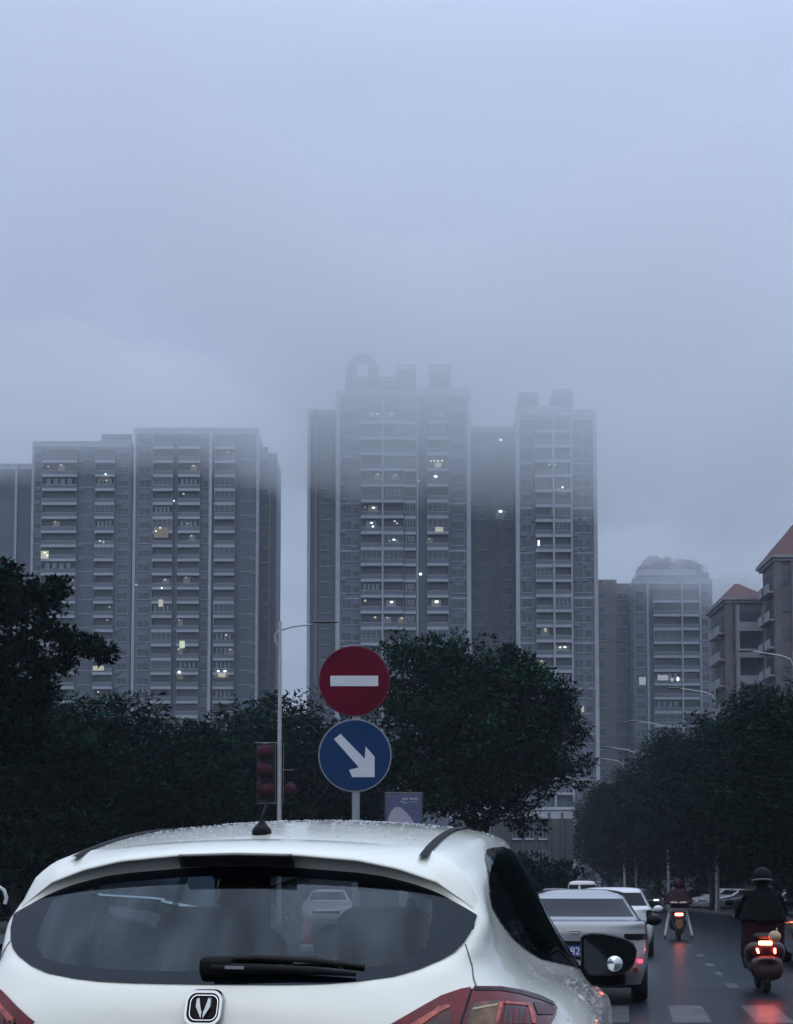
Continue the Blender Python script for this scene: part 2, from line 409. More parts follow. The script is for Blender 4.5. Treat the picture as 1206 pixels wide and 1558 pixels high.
m.m=[1 if (k//NA)<len(fr_in)-1 or k==len(m.f)-1 else 0 for k in range(len(m.f))]
rwin=m.build('rear_window',[frit,rear_glass],car,smooth=True)
for sx in (1,-1):
    m=MB()
    def sw(u,v):
        y=.50+2.05*u; a,b=sbf(y),stf(y); z=a+(b-a)*v; return (sx*(side_x(y,z)+.004),y,z)
    m.grid(sw,48,14)
    for k,f in enumerate(m.f):
        c=sum((Vector(m.v[i]) for i in f),Vector())/4
        edge=min(c.z-sbf(c.y),stf(c.y)-c.z)<.02 or abs(c.y-.95)<.03 or abs(c.y-1.82)<.04 or c.y<.56
        m.m[k]=0 if edge else 1
    m.build('side_window',[frit,dark_glass],car,smooth=True)
m=MB()
def wsf(u,v):
    c=8.25+3.5*u; s=1
    if c>10: c=20-c; s=-1
    p=hero.S(6.12+1.9*v,c); return (s*p[0],p[1]+.006,p[2]+.006)
m.grid(wsf,32,10).build('windscreen',front_glass,car,smooth=True)
# spoiler: roof skin carried back over the glass to a lip, underside returning to the pane
def lipz(px,py): 
    v=hit(px,py,lambda x,z:.252+.165*x*x); return (v.x,v.z)
_lp=[(363,1300),(452,1302),(544,1310),(606,1323),(664,1343),(705,1371),(727,1389)]
_lt=[lipz(*q) for q in _lp]; _lt[0]=(0,_lt[0][1]); _lt[-1]=(GXM+.002,_lt[-1][1])
lz=tab(_lt)
gapz=tab([(0,0),(.465,0),(.53,1.508),(.57,1.472),(.594,1.425),(.611,1.389)])
def A(x):
    a=abs(x)
    if a<.465: y=.44; return Vector((x,y,zr(x,y)+.003))
    t=(a-.465)/(.611-.465); y=.44-.10*t**.6; z=min(zr(x,y), 9); 
    z0=tab([(.465,zr(.465,.44)),(.53,1.517),(.57,1.48),(.594,1.43),(.612,1.388)])(a)
    return Vector((x*1.006,y,z0+.004))
def B(x):
    return Vector((x,.252+.165*x*x,lz(x)))
m=MB()
xs=[-.606+1.212*i/72 for i in range(73)]
rowsv=[]
for x in xs:
    a,b=A(x),B(x); e=min(1,(.607-abs(x))/.1); cg=Vector((x,yfn(x,ztop(x))-.002,ztop(x)-.002))
    up=.011*e+.0005
    mid=a.lerp(b,.5)+Vector((0,0,.012*e))
    q3=a.lerp(b,.82)+Vector((0,0,.012*e))
    rowsv.append([a,a.lerp(b,.2)+Vector((0,0,.006*e)),mid,q3,b+Vector((0,.007*e,up*.8)),b+Vector((0,.001,up*.4)),b,b+Vector((0,.006*e,-.002*e)),cg.lerp(b,.55)+Vector((0,.004*e,.006*e)),cg])
K=len(rowsv[0]); vs=[p for r_ in rowsv for p in r_]
fs=[(i*K+k,i*K+k+1,(i+1)*K+k+1,(i+1)*K+k) for i in range(72) for k in range(K-1)]
m.add(vs,fs); m.build('spoiler',white_paint,car,smooth=True)
# high brake light in the lip
m=MB()
def bl(u,v):
    x=-.148+.296*u; b=B(x); cg=Vector((x,yfn(x,ztop(x)),ztop(x)))
    return b.lerp(cg,-.02+.62*v)+Vector((0,-.008,-.006+.01*(1-v)))
m.grid(bl,14,6); bk=m.build('brake_light',mat('smoked_lens',(.012,.004,.006),.15,coat=1),car,smooth=True)
sm=bk.modifiers.new('s','SOLIDIFY'); sm.thickness=.008
# roof strips
for sx in (-1,1):
    m=MB(); pts=[]
    def rs(u,v):
        y=.34+1.85*v; return (sx*(.452+.025*u-.02*max(0,y-1.2)),y,zr(.463,y)+.0075-.004*(abs(u-.5)*2)**2)
    m.grid(rs,4,40).build('roof_strip',black_plastic,car,smooth=True)
# antenna
an=MB(); ax,ay=-.012,.56; az=zr(ax,ay)
an.lathe([(.026,-.006),(.026,.006),(.024,.013),(.017,.021),(.009,.030),(.006,.042),(.0055,.05)],(ax,ay,az),n=16)
o=an.build('antenna',black_plastic,car,smooth=50)
for v in o.data.vertices:
    if v.co.z<az+.05: v.co.y=ay+(v.co.y-ay)*1.5
m=MB().tube([(ax,ay,az+.045),(ax,ay+.05,az+.085)],[.0045,.003],8)
m.build('mast',black_plastic,o,smooth=50)
# wiper
def onglass(x,z,off): return Vector((x,yfn(x,z)-off,z))
m=MB()
pw=[onglass(.005,1.262,.03),onglass(.12,1.262,.028),onglass(.25,1.257,.024),onglass(.345,1.250,.02)]
m.tube(pw,[.014,.012,.009,.005],8)
wp=m.build('wiper',black_plastic,car,smooth=50)
m=MB(); m.tube([onglass(-.02,1.283,.012),onglass(.1,1.287,.012),onglass(.24,1.281,.012),onglass(.36,1.267,.012)],[.006,.008,.008,.005],8)
m.build('wiper_blade',rubber,wp,smooth=50)
c_=onglass(.0,1.266,.0); m=MB().box(c_.x-.028,c_.x+.05,c_.y-.04,c_.y+.012,c_.z-.026,c_.z+.022); m.build('wiper_hub',black_plastic,wp,bevel=.012,smooth=50)
m=MB().bar(onglass(.04,1.266,.048),onglass(.085,1.2655,.046),.004,.007); m.build('wiper_badge',mat('dull_grey_trim',(.25,.26,.28),.4),wp)
# emblem: rounded square, dark field, silver split V
ez=1.171; ey=-.006
def rr(w,h,r,n=6):
    P=[]
    for cx,cz,a0 in ((w-r,h-r,0),(-w+r,h-r,90),(-w+r,-h+r,180),(w-r,-h+r,270)):
        for k in range(n+1):
            a=R(a0+90*k/n); P.append((cx+r*math.cos(a),cz+r*math.sin(a)))
    return P
em=MB(); P0=rr(.049,.043,.027); P1=rr(.041,.035,.022); n=len(P0)
vs=[(x,ey,ez+z) for x,z in P0]+[(x,ey-.012,ez+z) for x,z in rr(.047,.041,.026)]+[(x,ey-.012,ez+z) for x,z in P1]+[(x,ey-.004,ez+z) for x,z in rr(.0395,.0335,.021)]
em.add(vs,[(k*n+i,k*n+(i+1)%n,(k+1)*n+(i+1)%n,(k+1)*n+i) for k in range(3) for i in range(n)])
E_=em.build('emblem',mat('dark_chrome',(.42,.44,.47),.18,1),car,smooth=50)
m=MB(); m.add([(x,ey-.005,ez+z) for x,z in rr(.0395,.0335,.021)],[tuple(range(n))]); 
m.build('emblem_field',mat('emblem_black',(.004,.004,.005),.3,spec=.1),E_)
m=MB(); P2=rr(.036,.030,.018); P3=rr(.0345,.0285,.017)
m.add([(x,ey-.0075,ez+z) for x,z in P2]+[(x,ey-.0075,ez+z) for x,z in P3],[(i,(i+1)%n,(i+1)%n+n,i+n) for i in range(n)]); m.build('emblem_ring',chrome,E_)
m=MB()
for s_ in (-1,1):
    pl=[(s_*.0025,-.031),(s_*.0205,.004),(s_*.020,.025),(s_*.013,.029),(s_*.0055,-.004),(s_*.0025,-.012)]
    m.prism(pl,lambda x,z:(x,ey-.007,ez+z*.86),lambda x,z:(x*.9,ey-.014,ez+z*.80))
m.build('emblem_mark',mat('silver_badge',(.42,.44,.47),.25,.6),E_)
for o in [E_]+list(E_.children):
    for v in o.data.vertices: v.co.x*=.93; v.co.z=ez+.004+(v.co.z-ez)*.95; v.co.y += .42*(v.co.z-ez)-.006
# patches traced on the shell (tail lights): triangulated in the outline's plane, dropped onto the body, offset outwards, skirted
def patch(outline, off, step=5, mirror=False, skirt=.012):
    ol=[Vector(p) for p in outline]; n=len(ol)
    def inside(p):
        c=False
        for i in range(n):
            a,b=ol[i],ol[(i+1)%n]
            if (a.y>p[1])!=(b.y>p[1]) and p[0]<(b.x-a.x)*(p[1]-a.y)/(b.y-a.y)+a.x: c=not c
        return c
    dense=[]
    for i in range(n):
        a,b=ol[i],ol[(i+1)%n]; k=max(1,int((b-a).length/step))
        dense += [a.lerp(b,t/k) for t in range(k)]
    nb=len(dense); pts=list(dense)
    x0,x1=min(p.x for p in ol),max(p.x for p in ol); y0,y1=min(p.y for p in ol),max(p.y for p in ol)
    for gx in np.arange(x0+step/2,x1,step):
        for gy in np.arange(y0+step/2,y1,step):
            if inside((gx,gy)) and min((Vector((gx,gy))-d).length for d in dense)>step*.5: pts.append(Vector((gx,gy)))
    V,_,Fc,*_r=delaunay_2d_cdt(pts,[(i,(i+1)%nb) for i in range(nb)],[list(range(nb))],1,1e-4)
    out=[]; 
    for p in V:
        h=pix(p.x,p.y)
        if h[0] is None: h=(BV.find_nearest(EYEL+dirl(p.x,p.y)*3.7)[0],Vector((0,-1,0)))
        nn=h[1] if h[1].dot(dirl(p.x,p.y))<0 else -h[1]
        out.append((h[0],nn))
    sg=-1 if mirror else 1
    f=lambda v:(sg*v.x,v.y,v.z)
    m=MB(); m.add([f(a+b*off) for a,b in out],Fc)
    base=len(m.v); m.v += [f(out[i][0]+out[i][1]*(off-skirt)) for i in range(nb)]
    for i in range(nb): m.f.append((i,(i+1)%nb,base+(i+1)%nb,base+i)); m.m.append(0)
    return m
TLin=[(590,1562),(640,1534),(670,1517),(699,1507),(714,1504.5),(697,1562),(690,1590),(600,1590)]
TLout=[(718,1504),(759,1505),(789,1510),(819,1519),(837,1528),(843,1537),(840,1549),(833,1562),(815,1590),(695,1590),(701,1562)]
for mi in (False,True):
    a=patch(TLin,.010,mirror=mi).build('tail_light',red_lens,car,smooth=45)
    patch([(643,1562),(668,1549),(680,1540),(685,1541),(681,1562),(676,1575),(640,1575)],.0125,4,mi,.006).build('lens_chamber',red_chamber,a,smooth=45)
    patch([(622,1562),(645,1548),(672,1533),(682,1532),(682,1536),(668,1543),(648,1556),(634,1566)],.0135,4,mi,.006).build('lens_rib',pink_rib,a,smooth=45)
    b=patch(TLout,.012,mirror=mi).build('tail_light',red_lens,car,smooth=45)
    patch([(714,1533),(722,1529),(755,1527),(750,1562),(745,1580),(704,1580),(708,1556)],.015,4,mi,.006).build('amber_lens',amber_lens,b,smooth=45)
    patch([(754,1530),(760,1529),(759,1534),(752,1562),(748,1562)],.0165,3,mi,.006).build('lens_rib',pink_rib,b,smooth=45)
    patch([(764,1533),(797,1533),(803,1548),(800,1575),(757,1575)],.0145,4,mi,.006).build('lens_chamber',red_chamber,b,smooth=45)
    patch([(762,1529),(799,1532),(806,1548),(808,1562),(803,1562),(800,1548),(796,1536),(763,1532.5)],.0165,3,mi,.006).build('lens_rib',pink_rib,b,smooth=45)
    for q_ in range(4):
        patch([(620+13*q_,1566-9*q_),(628+13*q_,1560-9*q_),(631+13*q_,1563-8*q_),(623+13*q_,1570-8*q_)],.0132,3,mi,.004).build('reflector_facet',(amber_lens,pink_rib)[q_%2],a,smooth=45)
        patch([(768+8*q_,1538+q_),(773+8*q_,1538.5+q_),(771+8*q_,1562),(766+8*q_,1562)],.0158,3,mi,.004).build('reflector_facet',(red_chamber,red_lens)[q_%2],b,smooth=45)
    patch([(716,1538),(752,1532),(751,1535),(715,1541)],.0165,3,mi,.004).build('lens_rib',mat('bright_rib',(.45,.33,.18),.2,coat=.5),b,smooth=45)
    patch([(806,1530),(830,1533),(838,1538),(836,1548),(812,1548)],.0142,3,mi,.004).build('lens_chamber',mat('deep_red_lens',(.05,.003,.006),.2,spec=.3),b,smooth=45)
    patch([(718,1506.5),(759,1507.5),(789,1512.5),(819,1521.5),(837,1530),(838,1534),(817,1526),(786,1517),(757,1512),(717,1511)],.0135,3,mi,.004).build('lens_rim',dark_lens,b,smooth=45)
    # dark gap line between the two halves and up to the window corner
    patch([(714,1505),(717.5,1505),(700.5,1562),(697.5,1562)],.004,4,mi,.006).build('shut_line',frit,car)
    patch([(707,1436.5),(708.3,1436),(718.5,1470),(720.5,1488),(726,1503.5),(724.2,1504),(718.8,1488),(717,1470)],.0018,4,mi,.004).build('shut_line',mat('shut_gap',(.12,.125,.125),.7),car)
# door mirrors
def mpt(px,py,y):
    d=dirl(px,py); t=(y-EYEL.y)/d.y; p=EYEL+d*t; return (p.x,p.z)
mo=[(884,1428),(888,1423.5),(901,1421),(918,1422),(935,1425),(952,1430),(962,1436),(967,1446),(966,1457),(962,1468),(955,1477),(946,1482),(930,1484),(901,1485),(889,1483),(885,1478)]
MO=[mpt(a,b,2.5) for a,b in mo]; mc=(sum(a for a,b in MO)/len(MO),sum(b for a,b in MO)/len(MO))
for sx in (1,-1):
    def sc_(k): return [(mc[0]+(a-mc[0])*k,mc[1]+(b-mc[1])*k) for a,b in MO]
    m=MB(); prof=[(1.0,2.5),(1.03,2.515),(1.05,2.55),(1.0,2.62),(.82,2.68),(.5,2.71)]
    vs=[(sx*x,y,z) for k,y in prof for x,z in sc_(k)]; n=len(MO)
    fs=[(i*n+j,i*n+(j+1)%n,(i+1)*n+(j+1)%n,(i+1)*n+j) for i in range(len(prof)-1) for j in range(n)]+[tuple((len(prof)-1)*n+j for j in range(n))]
    vs += [(sx*x,2.503,z) for x,z in sc_(.93)]; b0=len(vs)-n
    fs += [(j,(j+1)%n,b0+(j+1)%n,b0+j) for j in range(n)]
    m.add(vs,fs)
    m.m=[1 if 2*n<=k<len(m.f)-n and vs[fs[k][0]][2]>mc[1]-.02 else 0 for k in range(len(m.f))]
    mr=m.build('door_mirror',[black_plastic,white_paint],car,smooth=50)
    # base arm
    m=MB(); m.tube([(sx*.78,2.52,1.115),(sx*.83,2.55,1.095),(sx*.90,2.58,1.09),(sx*.95,2.585,1.10)],[.035,.03,.032,.03],10); m.build('mirror_arm',black_plastic,mr,smooth=50)
    m=MB(); m.add([(sx*x,2.506,z) for x,z in sc_(.92)],[tuple(range(n))]); m.build('mirror_glass',mat('mirror_glass',(.045,.05,.055),.05,1),mr)
    bx,bz=mpt(935,1466,2.5)
    m=MB().lathe([(.031,.004),(.031,-.008),(.028,-.011),(.027,-.009),(.02,-.012),(.0,-.0145)],(sx*bx,2.502,bz),axis='y',n=24)
    m.build('blind_spot_mirror',mat('convex_mirror',(.8,.82,.84),.03,1),mr,smooth=35)
# interior: floor, dash, seats, wheel
MB().box(-.78,.78,.35,3.2,.3,.36).box(-.70,.70,2.75,3.05,.36,1.05).build('interior_tray',dark_fabric,car,bevel=.02)
for sx in (-1,1):
    m=MB(); m.box(sx*.36-.25,sx*.36+.25,1.95,2.45,.42,.62).bar((sx*.36,2.0,.6),(sx*.36,1.78,1.12),.48,.13)
    s_=m.build('seat',dark_fabric,car,bevel=.05,smooth=40)
    MB().ell((sx*.36,1.75,1.23),(.14,.06,.10),16,10).build('headrest',dark_fabric,s_,smooth=True)
m=MB(); m.box(-.62,.62,.95,1.4,.42,.62).bar((0,.97,.6),(0,.78,1.13),1.24,.14); s_=m.build('rear_seat',dark_fabric,car,bevel=.05,smooth=40)
for x_ in (-.27,.27):
    m=MB(); P=rr(.138,.092,.06,8); n=len(P)
    vs=[(x_+a*k,.90+dy,1.305+b*k) for k,dy in ((.55,-.055),(.85,-.045),(1,-.02),(1,.03),(.8,.05)) for a,b in P]
    m.add(vs,[(i*n+j,i*n+(j+1)%n,(i+1)*n+(j+1)%n,(i+1)*n+j) for i in range(4) for j in range(n)]+[tuple(range(n)),tuple(4*n+j for j in range(n))]); m.build('headrest',dark_fabric,s_,smooth=60)
m=MB(); m.tube([(-.36+.18*math.cos(R(a)),2.68+.07*math.sin(R(a)),1.0+.165*math.sin(R(a))) for a in range(0,361,20)],.014,8,cap=False); m.build('steering_wheel',black_plastic,car,smooth=True)
MB().box(-.11,.11,2.5,2.53,1.44,1.50).build('inside_mirror',black_plastic,car,bevel=.01)
add_wheels(car,.90,(.86,3.33))
# rain beads lying on roof and rear flank
m=MB()
for k in range(900):
    if k<560:
        x=random.uniform(-.47,.47); y=.45+1.0*random.random()**.7; h=BV.ray_cast(Vector((x,y,2)),Vector((0,0,-1)))
    elif k<700:
        x=random.uniform(-.5,.6); y=random.uniform(1.1,1.45); h=BV.ray_cast(Vector((x,y,2)),Vector((0,0,-1)))
    else:
        y=random.uniform(.45,2.2); z=random.uniform(1.02,1.21); h=BV.ray_cast(Vector((2,y,z)),Vector((-1,0,0)))
    if h[0] is None: continue
    r_=random.choice((.0018,.0025,.0025,.0035,.005)); n_=h[1] if h[1].dot(Vector((0,0,1)) if k<700 else Vector((1,0,0)))>0 else -h[1]
    q=n_.to_track_quat('Z','Y').to_matrix(); e=random.uniform(.8,1.5)
    vs=[]; 
    for rr_,hh in ((1,0),(.8,.32),(.4,.5)):
        for a in range(8): vs.append(h[0]+q@Vector((rr_*r_*e*math.cos(a*math.pi/4),rr_*r_*math.sin(a*math.pi/4),hh*r_+.0006)))
    m.add(vs,[(i*8+a,i*8+(a+1)%8,(i+1)*8+(a+1)%8,(i+1)*8+a) for i in range(2) for a in range(8)]+[tuple(16+a for a in range(8))])
o=m.build('rain_beads',glass('water_bead',(.86,.88,.89),1.6,gc=(.95,.97,1)),car,smooth=True); o['kind']='stuff'
# charm hanging from the inside mirror
hc=thing('hanging_charm','pale charm hanging inside the white hatchback behind its windscreen','charm',HO+Rv*.12+Uv*2.45+Vector((0,0,1.36)),HEAD)
MB().ell((0,0,.03),(.022,.01,.028),10,8).box(-.03,.012,-.006,.006,-.03,-.012).build('pendant',mat('white_plastic',(.8,.8,.78),.4),hc)
MB().tube([(0,0,.05),(0,.03,.10)],.0015,5).build('cord',mat('cord_grey',(.3,.3,.3),.7),hc)

# ------------------------------------------------------------------ other cars
def plan(yr,yf,w,gh):
    if gh: return [(0,yr),(.45*w,yr+.01),(.82*w,yr+.05),(.955*w,yr+.17),(w,yr+.42),(w,yr*.62+yf*.38),(w,yr*.42+yf*.58),(.995*w,yf-.62),(.94*w,yf-.3),(.58*w,yf-.08),(0,yf)]
    return [(0,yr),(.42*w,yr+.015),(.74*w,yr+.07),(.93*w,yr+.22),(.985*w,yr+.52),(w,yr+1.0),(w,(yr+yf)/2),(w,yf-1.5),(.975*w,yf-.7),(.74*w,yf-.14),(0,yf)]
CARS={ # lower rows (yr,yf,w,z_rear,z_front), then glasshouse rows, then roof height
 'sedan':([(.18,4.5,.84,.24,.24),(0,4.66,.885,.42,.42),(-.03,4.7,.91,.6,.58),(0,4.66,.915,.76,.68),(.01,4.5,.905,.93,.76)],
          [(.13,3.25,.875,1.035,1.0),(.72,3.1,.80,1.065,1.03),(1.32,2.35,.61,1.345,1.36),(1.46,2.15,.57,1.395,1.42)],1.45),
 'hatch':([(.18,4.0,.82,.24,.24),(0,4.15,.865,.42,.42),(-.03,4.2,.89,.6,.58),(0,4.16,.895,.78,.7),(.02,4.0,.885,.95,.8)],
          [(.06,3.0,.86,1.02,1.0),(.14,2.9,.81,1.09,1.05),(.42,2.2,.65,1.40,1.40),(.52,2.05,.60,1.455,1.455)],1.49),
 'van':([(.15,4.4,.80,.28,.28),(0,4.5,.84,.45,.45),(-.02,4.52,.86,.65,.62),(0,4.5,.865,.85,.78),(.01,4.4,.86,1.02,.95)],
          [(.02,3.7,.85,1.1,1.05),(.04,3.6,.82,1.18,1.15),(.16,3.05,.70,1.72,1.65),(.25,2.9,.62,1.82,1.78)],1.87)}
def make_shell(kind):
    lo,hi,H=CARS[kind]; net=[]
    for gh,rows in ((0,lo),(1,hi)):
        for yr,yf,w,zr0,zf in rows:
            P=plan(yr,yf,w,gh); net.append([(x,y,zr0+(zf-zr0)*max(0,min(1,(y-yr)/(yf-yr)))**1.6) for x,y in P])
    yr,yf,w,z0,z1=hi[-1]
    net.append([(x*.62,yr+.12+(y-yr)*(yf-yr-.3)/(yf-yr)*1.0,(z0+(z1-z0)*(y-yr)/(yf-yr))*.25+H*.75) for x,y in plan(yr,yf,w,1)])
    ys=[yr+.3+ (yf-yr-.6)*t for t in (0,.03,.08,.15,.25,.4,.58,.75,.88,.96,1)]
    net.append([(0,y,H) for y in ys])
    return Shell(net)
_sh={}
def paint(name,col): return mat(name,col,.32,coat=1,coatr=.06,nscale=2,namp=.05)
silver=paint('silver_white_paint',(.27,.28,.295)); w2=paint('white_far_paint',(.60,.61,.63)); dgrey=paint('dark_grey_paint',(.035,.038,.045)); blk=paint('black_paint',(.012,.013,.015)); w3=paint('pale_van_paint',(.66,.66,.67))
blue_plate=mat('blue_plate',(.02,.06,.22),.4); lamp_white=mat('headlamp_glass',(.5,.52,.55),.1,coat=1)
lit_head=mat('lit_headlamp',(.9,.9,.9),.3,emit=(.9,.95,1),es=3.0)
lit_red=mat('glowing_red_lens',(.5,.02,.02),.3,emit=(1,.03,.06),es=5)
def grid_patch(sh,r0,r1,c0,c1,off,nr=10,nc=16,sides=(1,-1)):
    m=MB(); cen=Vector((0,2.2,.8))
    def f(s):
        def g_(u,v):
            r=r0+(r1-r0)*v; c=c0+(c1-c0)*u
            p=Vector(sh.S(r,c)); a=Vector(sh.S(r+.05,c))-Vector(sh.S(r-.05,c)); b=Vector(sh.S(r,c+.05))-Vector(sh.S(r,c-.05 if c>=.05 else c))
            n=b.cross(a); n=n.normalized() if n.length>1e-9 else Vector((0,0,1))
            if n.dot(p-cen)<0: n=-n
            p=p+n*off; return (s*p.x,p.y,p.z)
        return g_
    for s in sides: m.grid(f(s),nc,nr,flip=(s<0))
    return m
def grid_patch_c(sh,r0,r1,ce,off,nr=10,nc=20):
    m=MB()
    def g_(u,v):
        c=ce*(2*u-1); s=1 if c>=0 else -1; r=r0+(r1-r0)*v; p=sh.S(r,abs(c)); return (s*p[0],p[1]-off,p[2]+off*.5)
    return m.grid(g_,nc,nr)
def make_car(kind,paintm,label,cat,loc,rz,group=None,nr=4,detail=1,lit=None,name=None):
    if kind not in _sh: _sh[kind]=make_shell(kind)
    sh=_sh[kind]; t=thing(name or {'sedan':'sedan_car','hatch':'compact_car','van':'van'}[kind],label,cat,loc,rz,group)
    wy=(.95,3.65) if kind=='sedan' else (.75,3.25) if kind=='hatch' else (.9,3.6)
    b=sh.mesh(nr,nr).build('body',paintm,t,recalc=False)
    cleanup(b,lambda c:abs(c.x)>.6 and any((c.y-w)**2+(c.z-.31)**2<.37**2 for w in wy))
    MB().box(-.70,.70,wy[0]-.3,wy[1]+.3,.18,.6).build('underbody',black_plastic,t)
    if kind=='sedan': grid_patch_c(sh,6.12,6.86,2.75,.006).build('rear_window',car_glass,t,smooth=True)
    else: grid_patch_c(sh,6.0,6.85,2.6,.006).build('rear_window',car_glass,t,smooth=True)
    gs=grid_patch(sh,6.15,6.9,4.1 if kind!='sedan' else 4.6,7.6,.006,8,20)
    gs.build('side_window',car_glass,t,smooth=True)
    gw=MB()
    grid_patch(sh,6.1,6.9,8.3,10,.006).build('windscreen',car_glass,t,smooth=True)
    for s in (1,-1):
        grid_patch(sh,3.25,4.0,8.9,9.45,.008,5,6,(s,)).build('headlight',lit_head if lit=='head' else lamp_white,t,smooth=True)
        if kind=='sedan': grid_patch(sh,3.3,3.72,1.75,3.5,.01,6,12,(s,)).build('tail_light',mat('smoked_tail_lens',(.004,.002,.003),.25,spec=.2),t,smooth=True)
        else: grid_patch(sh,3.3,4.6,2.3,3.3,.01,6,10,(s,)).build('tail_light',lit_red if lit=='tail' else dark_lens,t,smooth=True)
        m=MB(); mz=1.0 if kind!='van' else 1.15; my=wy[1]-.95 if kind=='sedan' else wy[1]-.75
        m.ell((s*1.02,my,mz),(.11,.07,.075),12,8).bar((s*.84,my,mz-.05),(s*.96,my,mz-.03),.05,.04)
        m.build('door_mirror',black_plastic if kind=='sedan' else paintm,t,smooth=True)
    g2=grid_patch(sh,2.2,3.1,9.35,10,.008,5,6); g2.build('grille',black_plastic,t,smooth=True)
    add_wheels(t,CARS[kind][0][2][2]-.005,wy)
    return t,sh
# the white sedan to the right of the hatchback
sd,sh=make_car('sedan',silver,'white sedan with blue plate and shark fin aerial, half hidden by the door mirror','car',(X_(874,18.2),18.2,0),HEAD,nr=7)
def at_l(px,py,obj,yl):
    Mi=Matrix.Translation(obj.location)@Matrix.Rotation(obj.rotation_euler.z,4,'Z'); Mi=Mi.inverted(); o=Mi@EYE; d=(Mi.to_3x3()@ray(px,py)); t=(yl-o.y)/d.y; return o+d*t
MB().prism([(-.02,0),(.14,0),(.05,.07),(.015,.075)],lambda y,z:(-.012,1.75+y,1.425+z),lambda y,z:(.012,1.75+y,1.425+z)).build('shark_fin',silver,sd)
pl=MB().box(-.22,.22,-.052,-.04,.60,.74).build('number_plate',blue_plate,sd,bevel=.003)
MB().box(-.3,.3,-.045,-.03,.57,.80).build('plate_recess',black_plastic,sd,bevel=.01)
def text(s,size,mat_,parent,loc,name,ex=.001,rot=(R(90),0,0)):
    cu=bpy.data.curves.new(name,'FONT'); cu.body=s; cu.size=size; cu.extrude=ex; cu.align_x='CENTER'; cu.align_y='CENTER'
    ob=bpy.data.objects.new(name,cu); C.objects.link(ob)
    dg=bpy.context.evaluated_depsgraph_get(); me=bpy.data.meshes.new_from_object(ob.evaluated_get(dg)); bpy.data.objects.remove(ob)
    me.materials.clear(); me.materials.append(mat_)
    o=bpy.data.objects.new(name,me); C.objects.link(o); o.parent=parent; o.location=loc; o.rotation_euler=rot; return o
text('82',.13,mat('plate_white',(.7,.72,.75),.5),pl,(-.0,-.0545,.67),'lettering')
MB().bar((-.07,-.02,.93),(.07,-.02,.93),.02,.012).bar((-.05,-.02,.90),(.05,-.02,.90),.02,.012).build('emblem',chrome,sd)
for s in (-1,1):
    MB().box(s*.80-.03,s*.80+.03,.005,.06,.53,.57).build('reflector',lit_red if s>0 else red_lens,sd,bevel=.005)  # right reflector emits by itself, standing in for light thrown back
    MB().box(s*.74-.03,s*.74+.03,-.03,.03,.40,.47).build('reflector',red_lens,sd,bevel=.005)
MB().box(-.62,.62,-.03,.2,.22,.40).build('valance',black_plastic,sd,bevel=.02)
MB().box(-.55,.55,-.045,.0,.36,.375).build('chrome_strip',chrome,sd,bevel=.003)
make_car('hatch',w2,'white hatchback ahead of the white sedan, its side window and rear wheel showing','car',(X_(999,31)-1.0,30.8,0),HEAD,nr=4)
make_car('van',w3,'pale van furthest up the queue, only its roof and rear glass over the sedan','van',(X_(886,74),74,0),-.1)
# dark cars beyond
far=[('sedan',dgrey,938,84,.0,None,'dark grey car in the distance just right of the pale van'),
     ('hatch',blk,975,92,math.pi,'head','black car coming with one bright headlamp showing beside the pink raincoat rider'),
     ('sedan',blk,915,98,.0,None,'black car far up the lane, nearest to the pale van on its right'),
     ('hatch',dgrey,845,70,.0,None,'dark grey car glimpsed between the hatchback roof and the sedan')]
far += [('sedan',silver,957,112,0,None,'silver car far up the lane between two dark cars'),('hatch',dgrey,990,120,0,None,'dark grey hatchback farthest up the lane near the headlamp car'),('sedan',w2,835,88,0,None,'white car showing a sliver past the hatchback pillar'),('sedan',dgrey,928,130,0,None,'dark car at the very end of the lane')]
for kind,pm,px,Y,rz,lit,lb in far:
    make_car(kind,pm,lb,'car',(X_(px,Y),Y,0),HEAD*.5+rz,'dark cars far up the road',nr=2,lit=lit)
# nose-in parked pale cars under the right hand trees
prk=[(1066,99,w3,'hatch',1.05,'pale car parked nose out under the trees, leftmost of the parked row'),(1093,97,w2,'sedan',1.05,'white car parked under the trees beside a pale post'),
     (1122,94,silver,'sedan',1.1,'white car parked under the trees, nearest the black rider'),(1150,91,dgrey,'hatch',1.1,'dark grey car parked under the trees behind the black rider'),(1035,103,dgrey,'sedan',1.0,'dark car parked behind the pink raincoat rider')]
prk += [(1078,112,w2,'hatch',1.0,'white car in the second parked line, left end under the trees'),(1108,108,dgrey,'sedan',1.0,'dark car in the second parked line under the trees'),(1137,104,w3,'hatch',1.05,'pale car in the second parked line, just left of the black rider helmet'),
     (1165,84,silver,'sedan',1.1,'silver car parked under the trees, partly behind the black rider'),(1192,80,blk,'hatch',1.1,'black car parked under the trees right of the black rider'),(1052,116,silver,'sedan',.95,'silver car in the second parked line, nearest the plum raincoat rider')]
for px,Y,pm,kind,a,lb in prk:
    make_car(kind,pm,lb,'car',(X_(px,Y)+3.2,Y+1.5,0),math.pi-a-math.pi*0+HEAD,'cars parked under the trees on the right',nr=2)
# dark car at the right edge and the oncoming white one seen through the hatchback
make_car('sedan',dgrey,'dark grey car cut by the right edge of the picture, abreast of the black rider','car',(X_(1196,27.3)+.60,25.2,0),HEAD,nr=4)
oc,_=make_car('sedan',paint('bright_white_paint',(.82,.83,.84)),'white oncoming car seen through the rear window of the hatchback','car',(X_(458,50)+.8,54.3,0),math.pi+.02,nr=4)

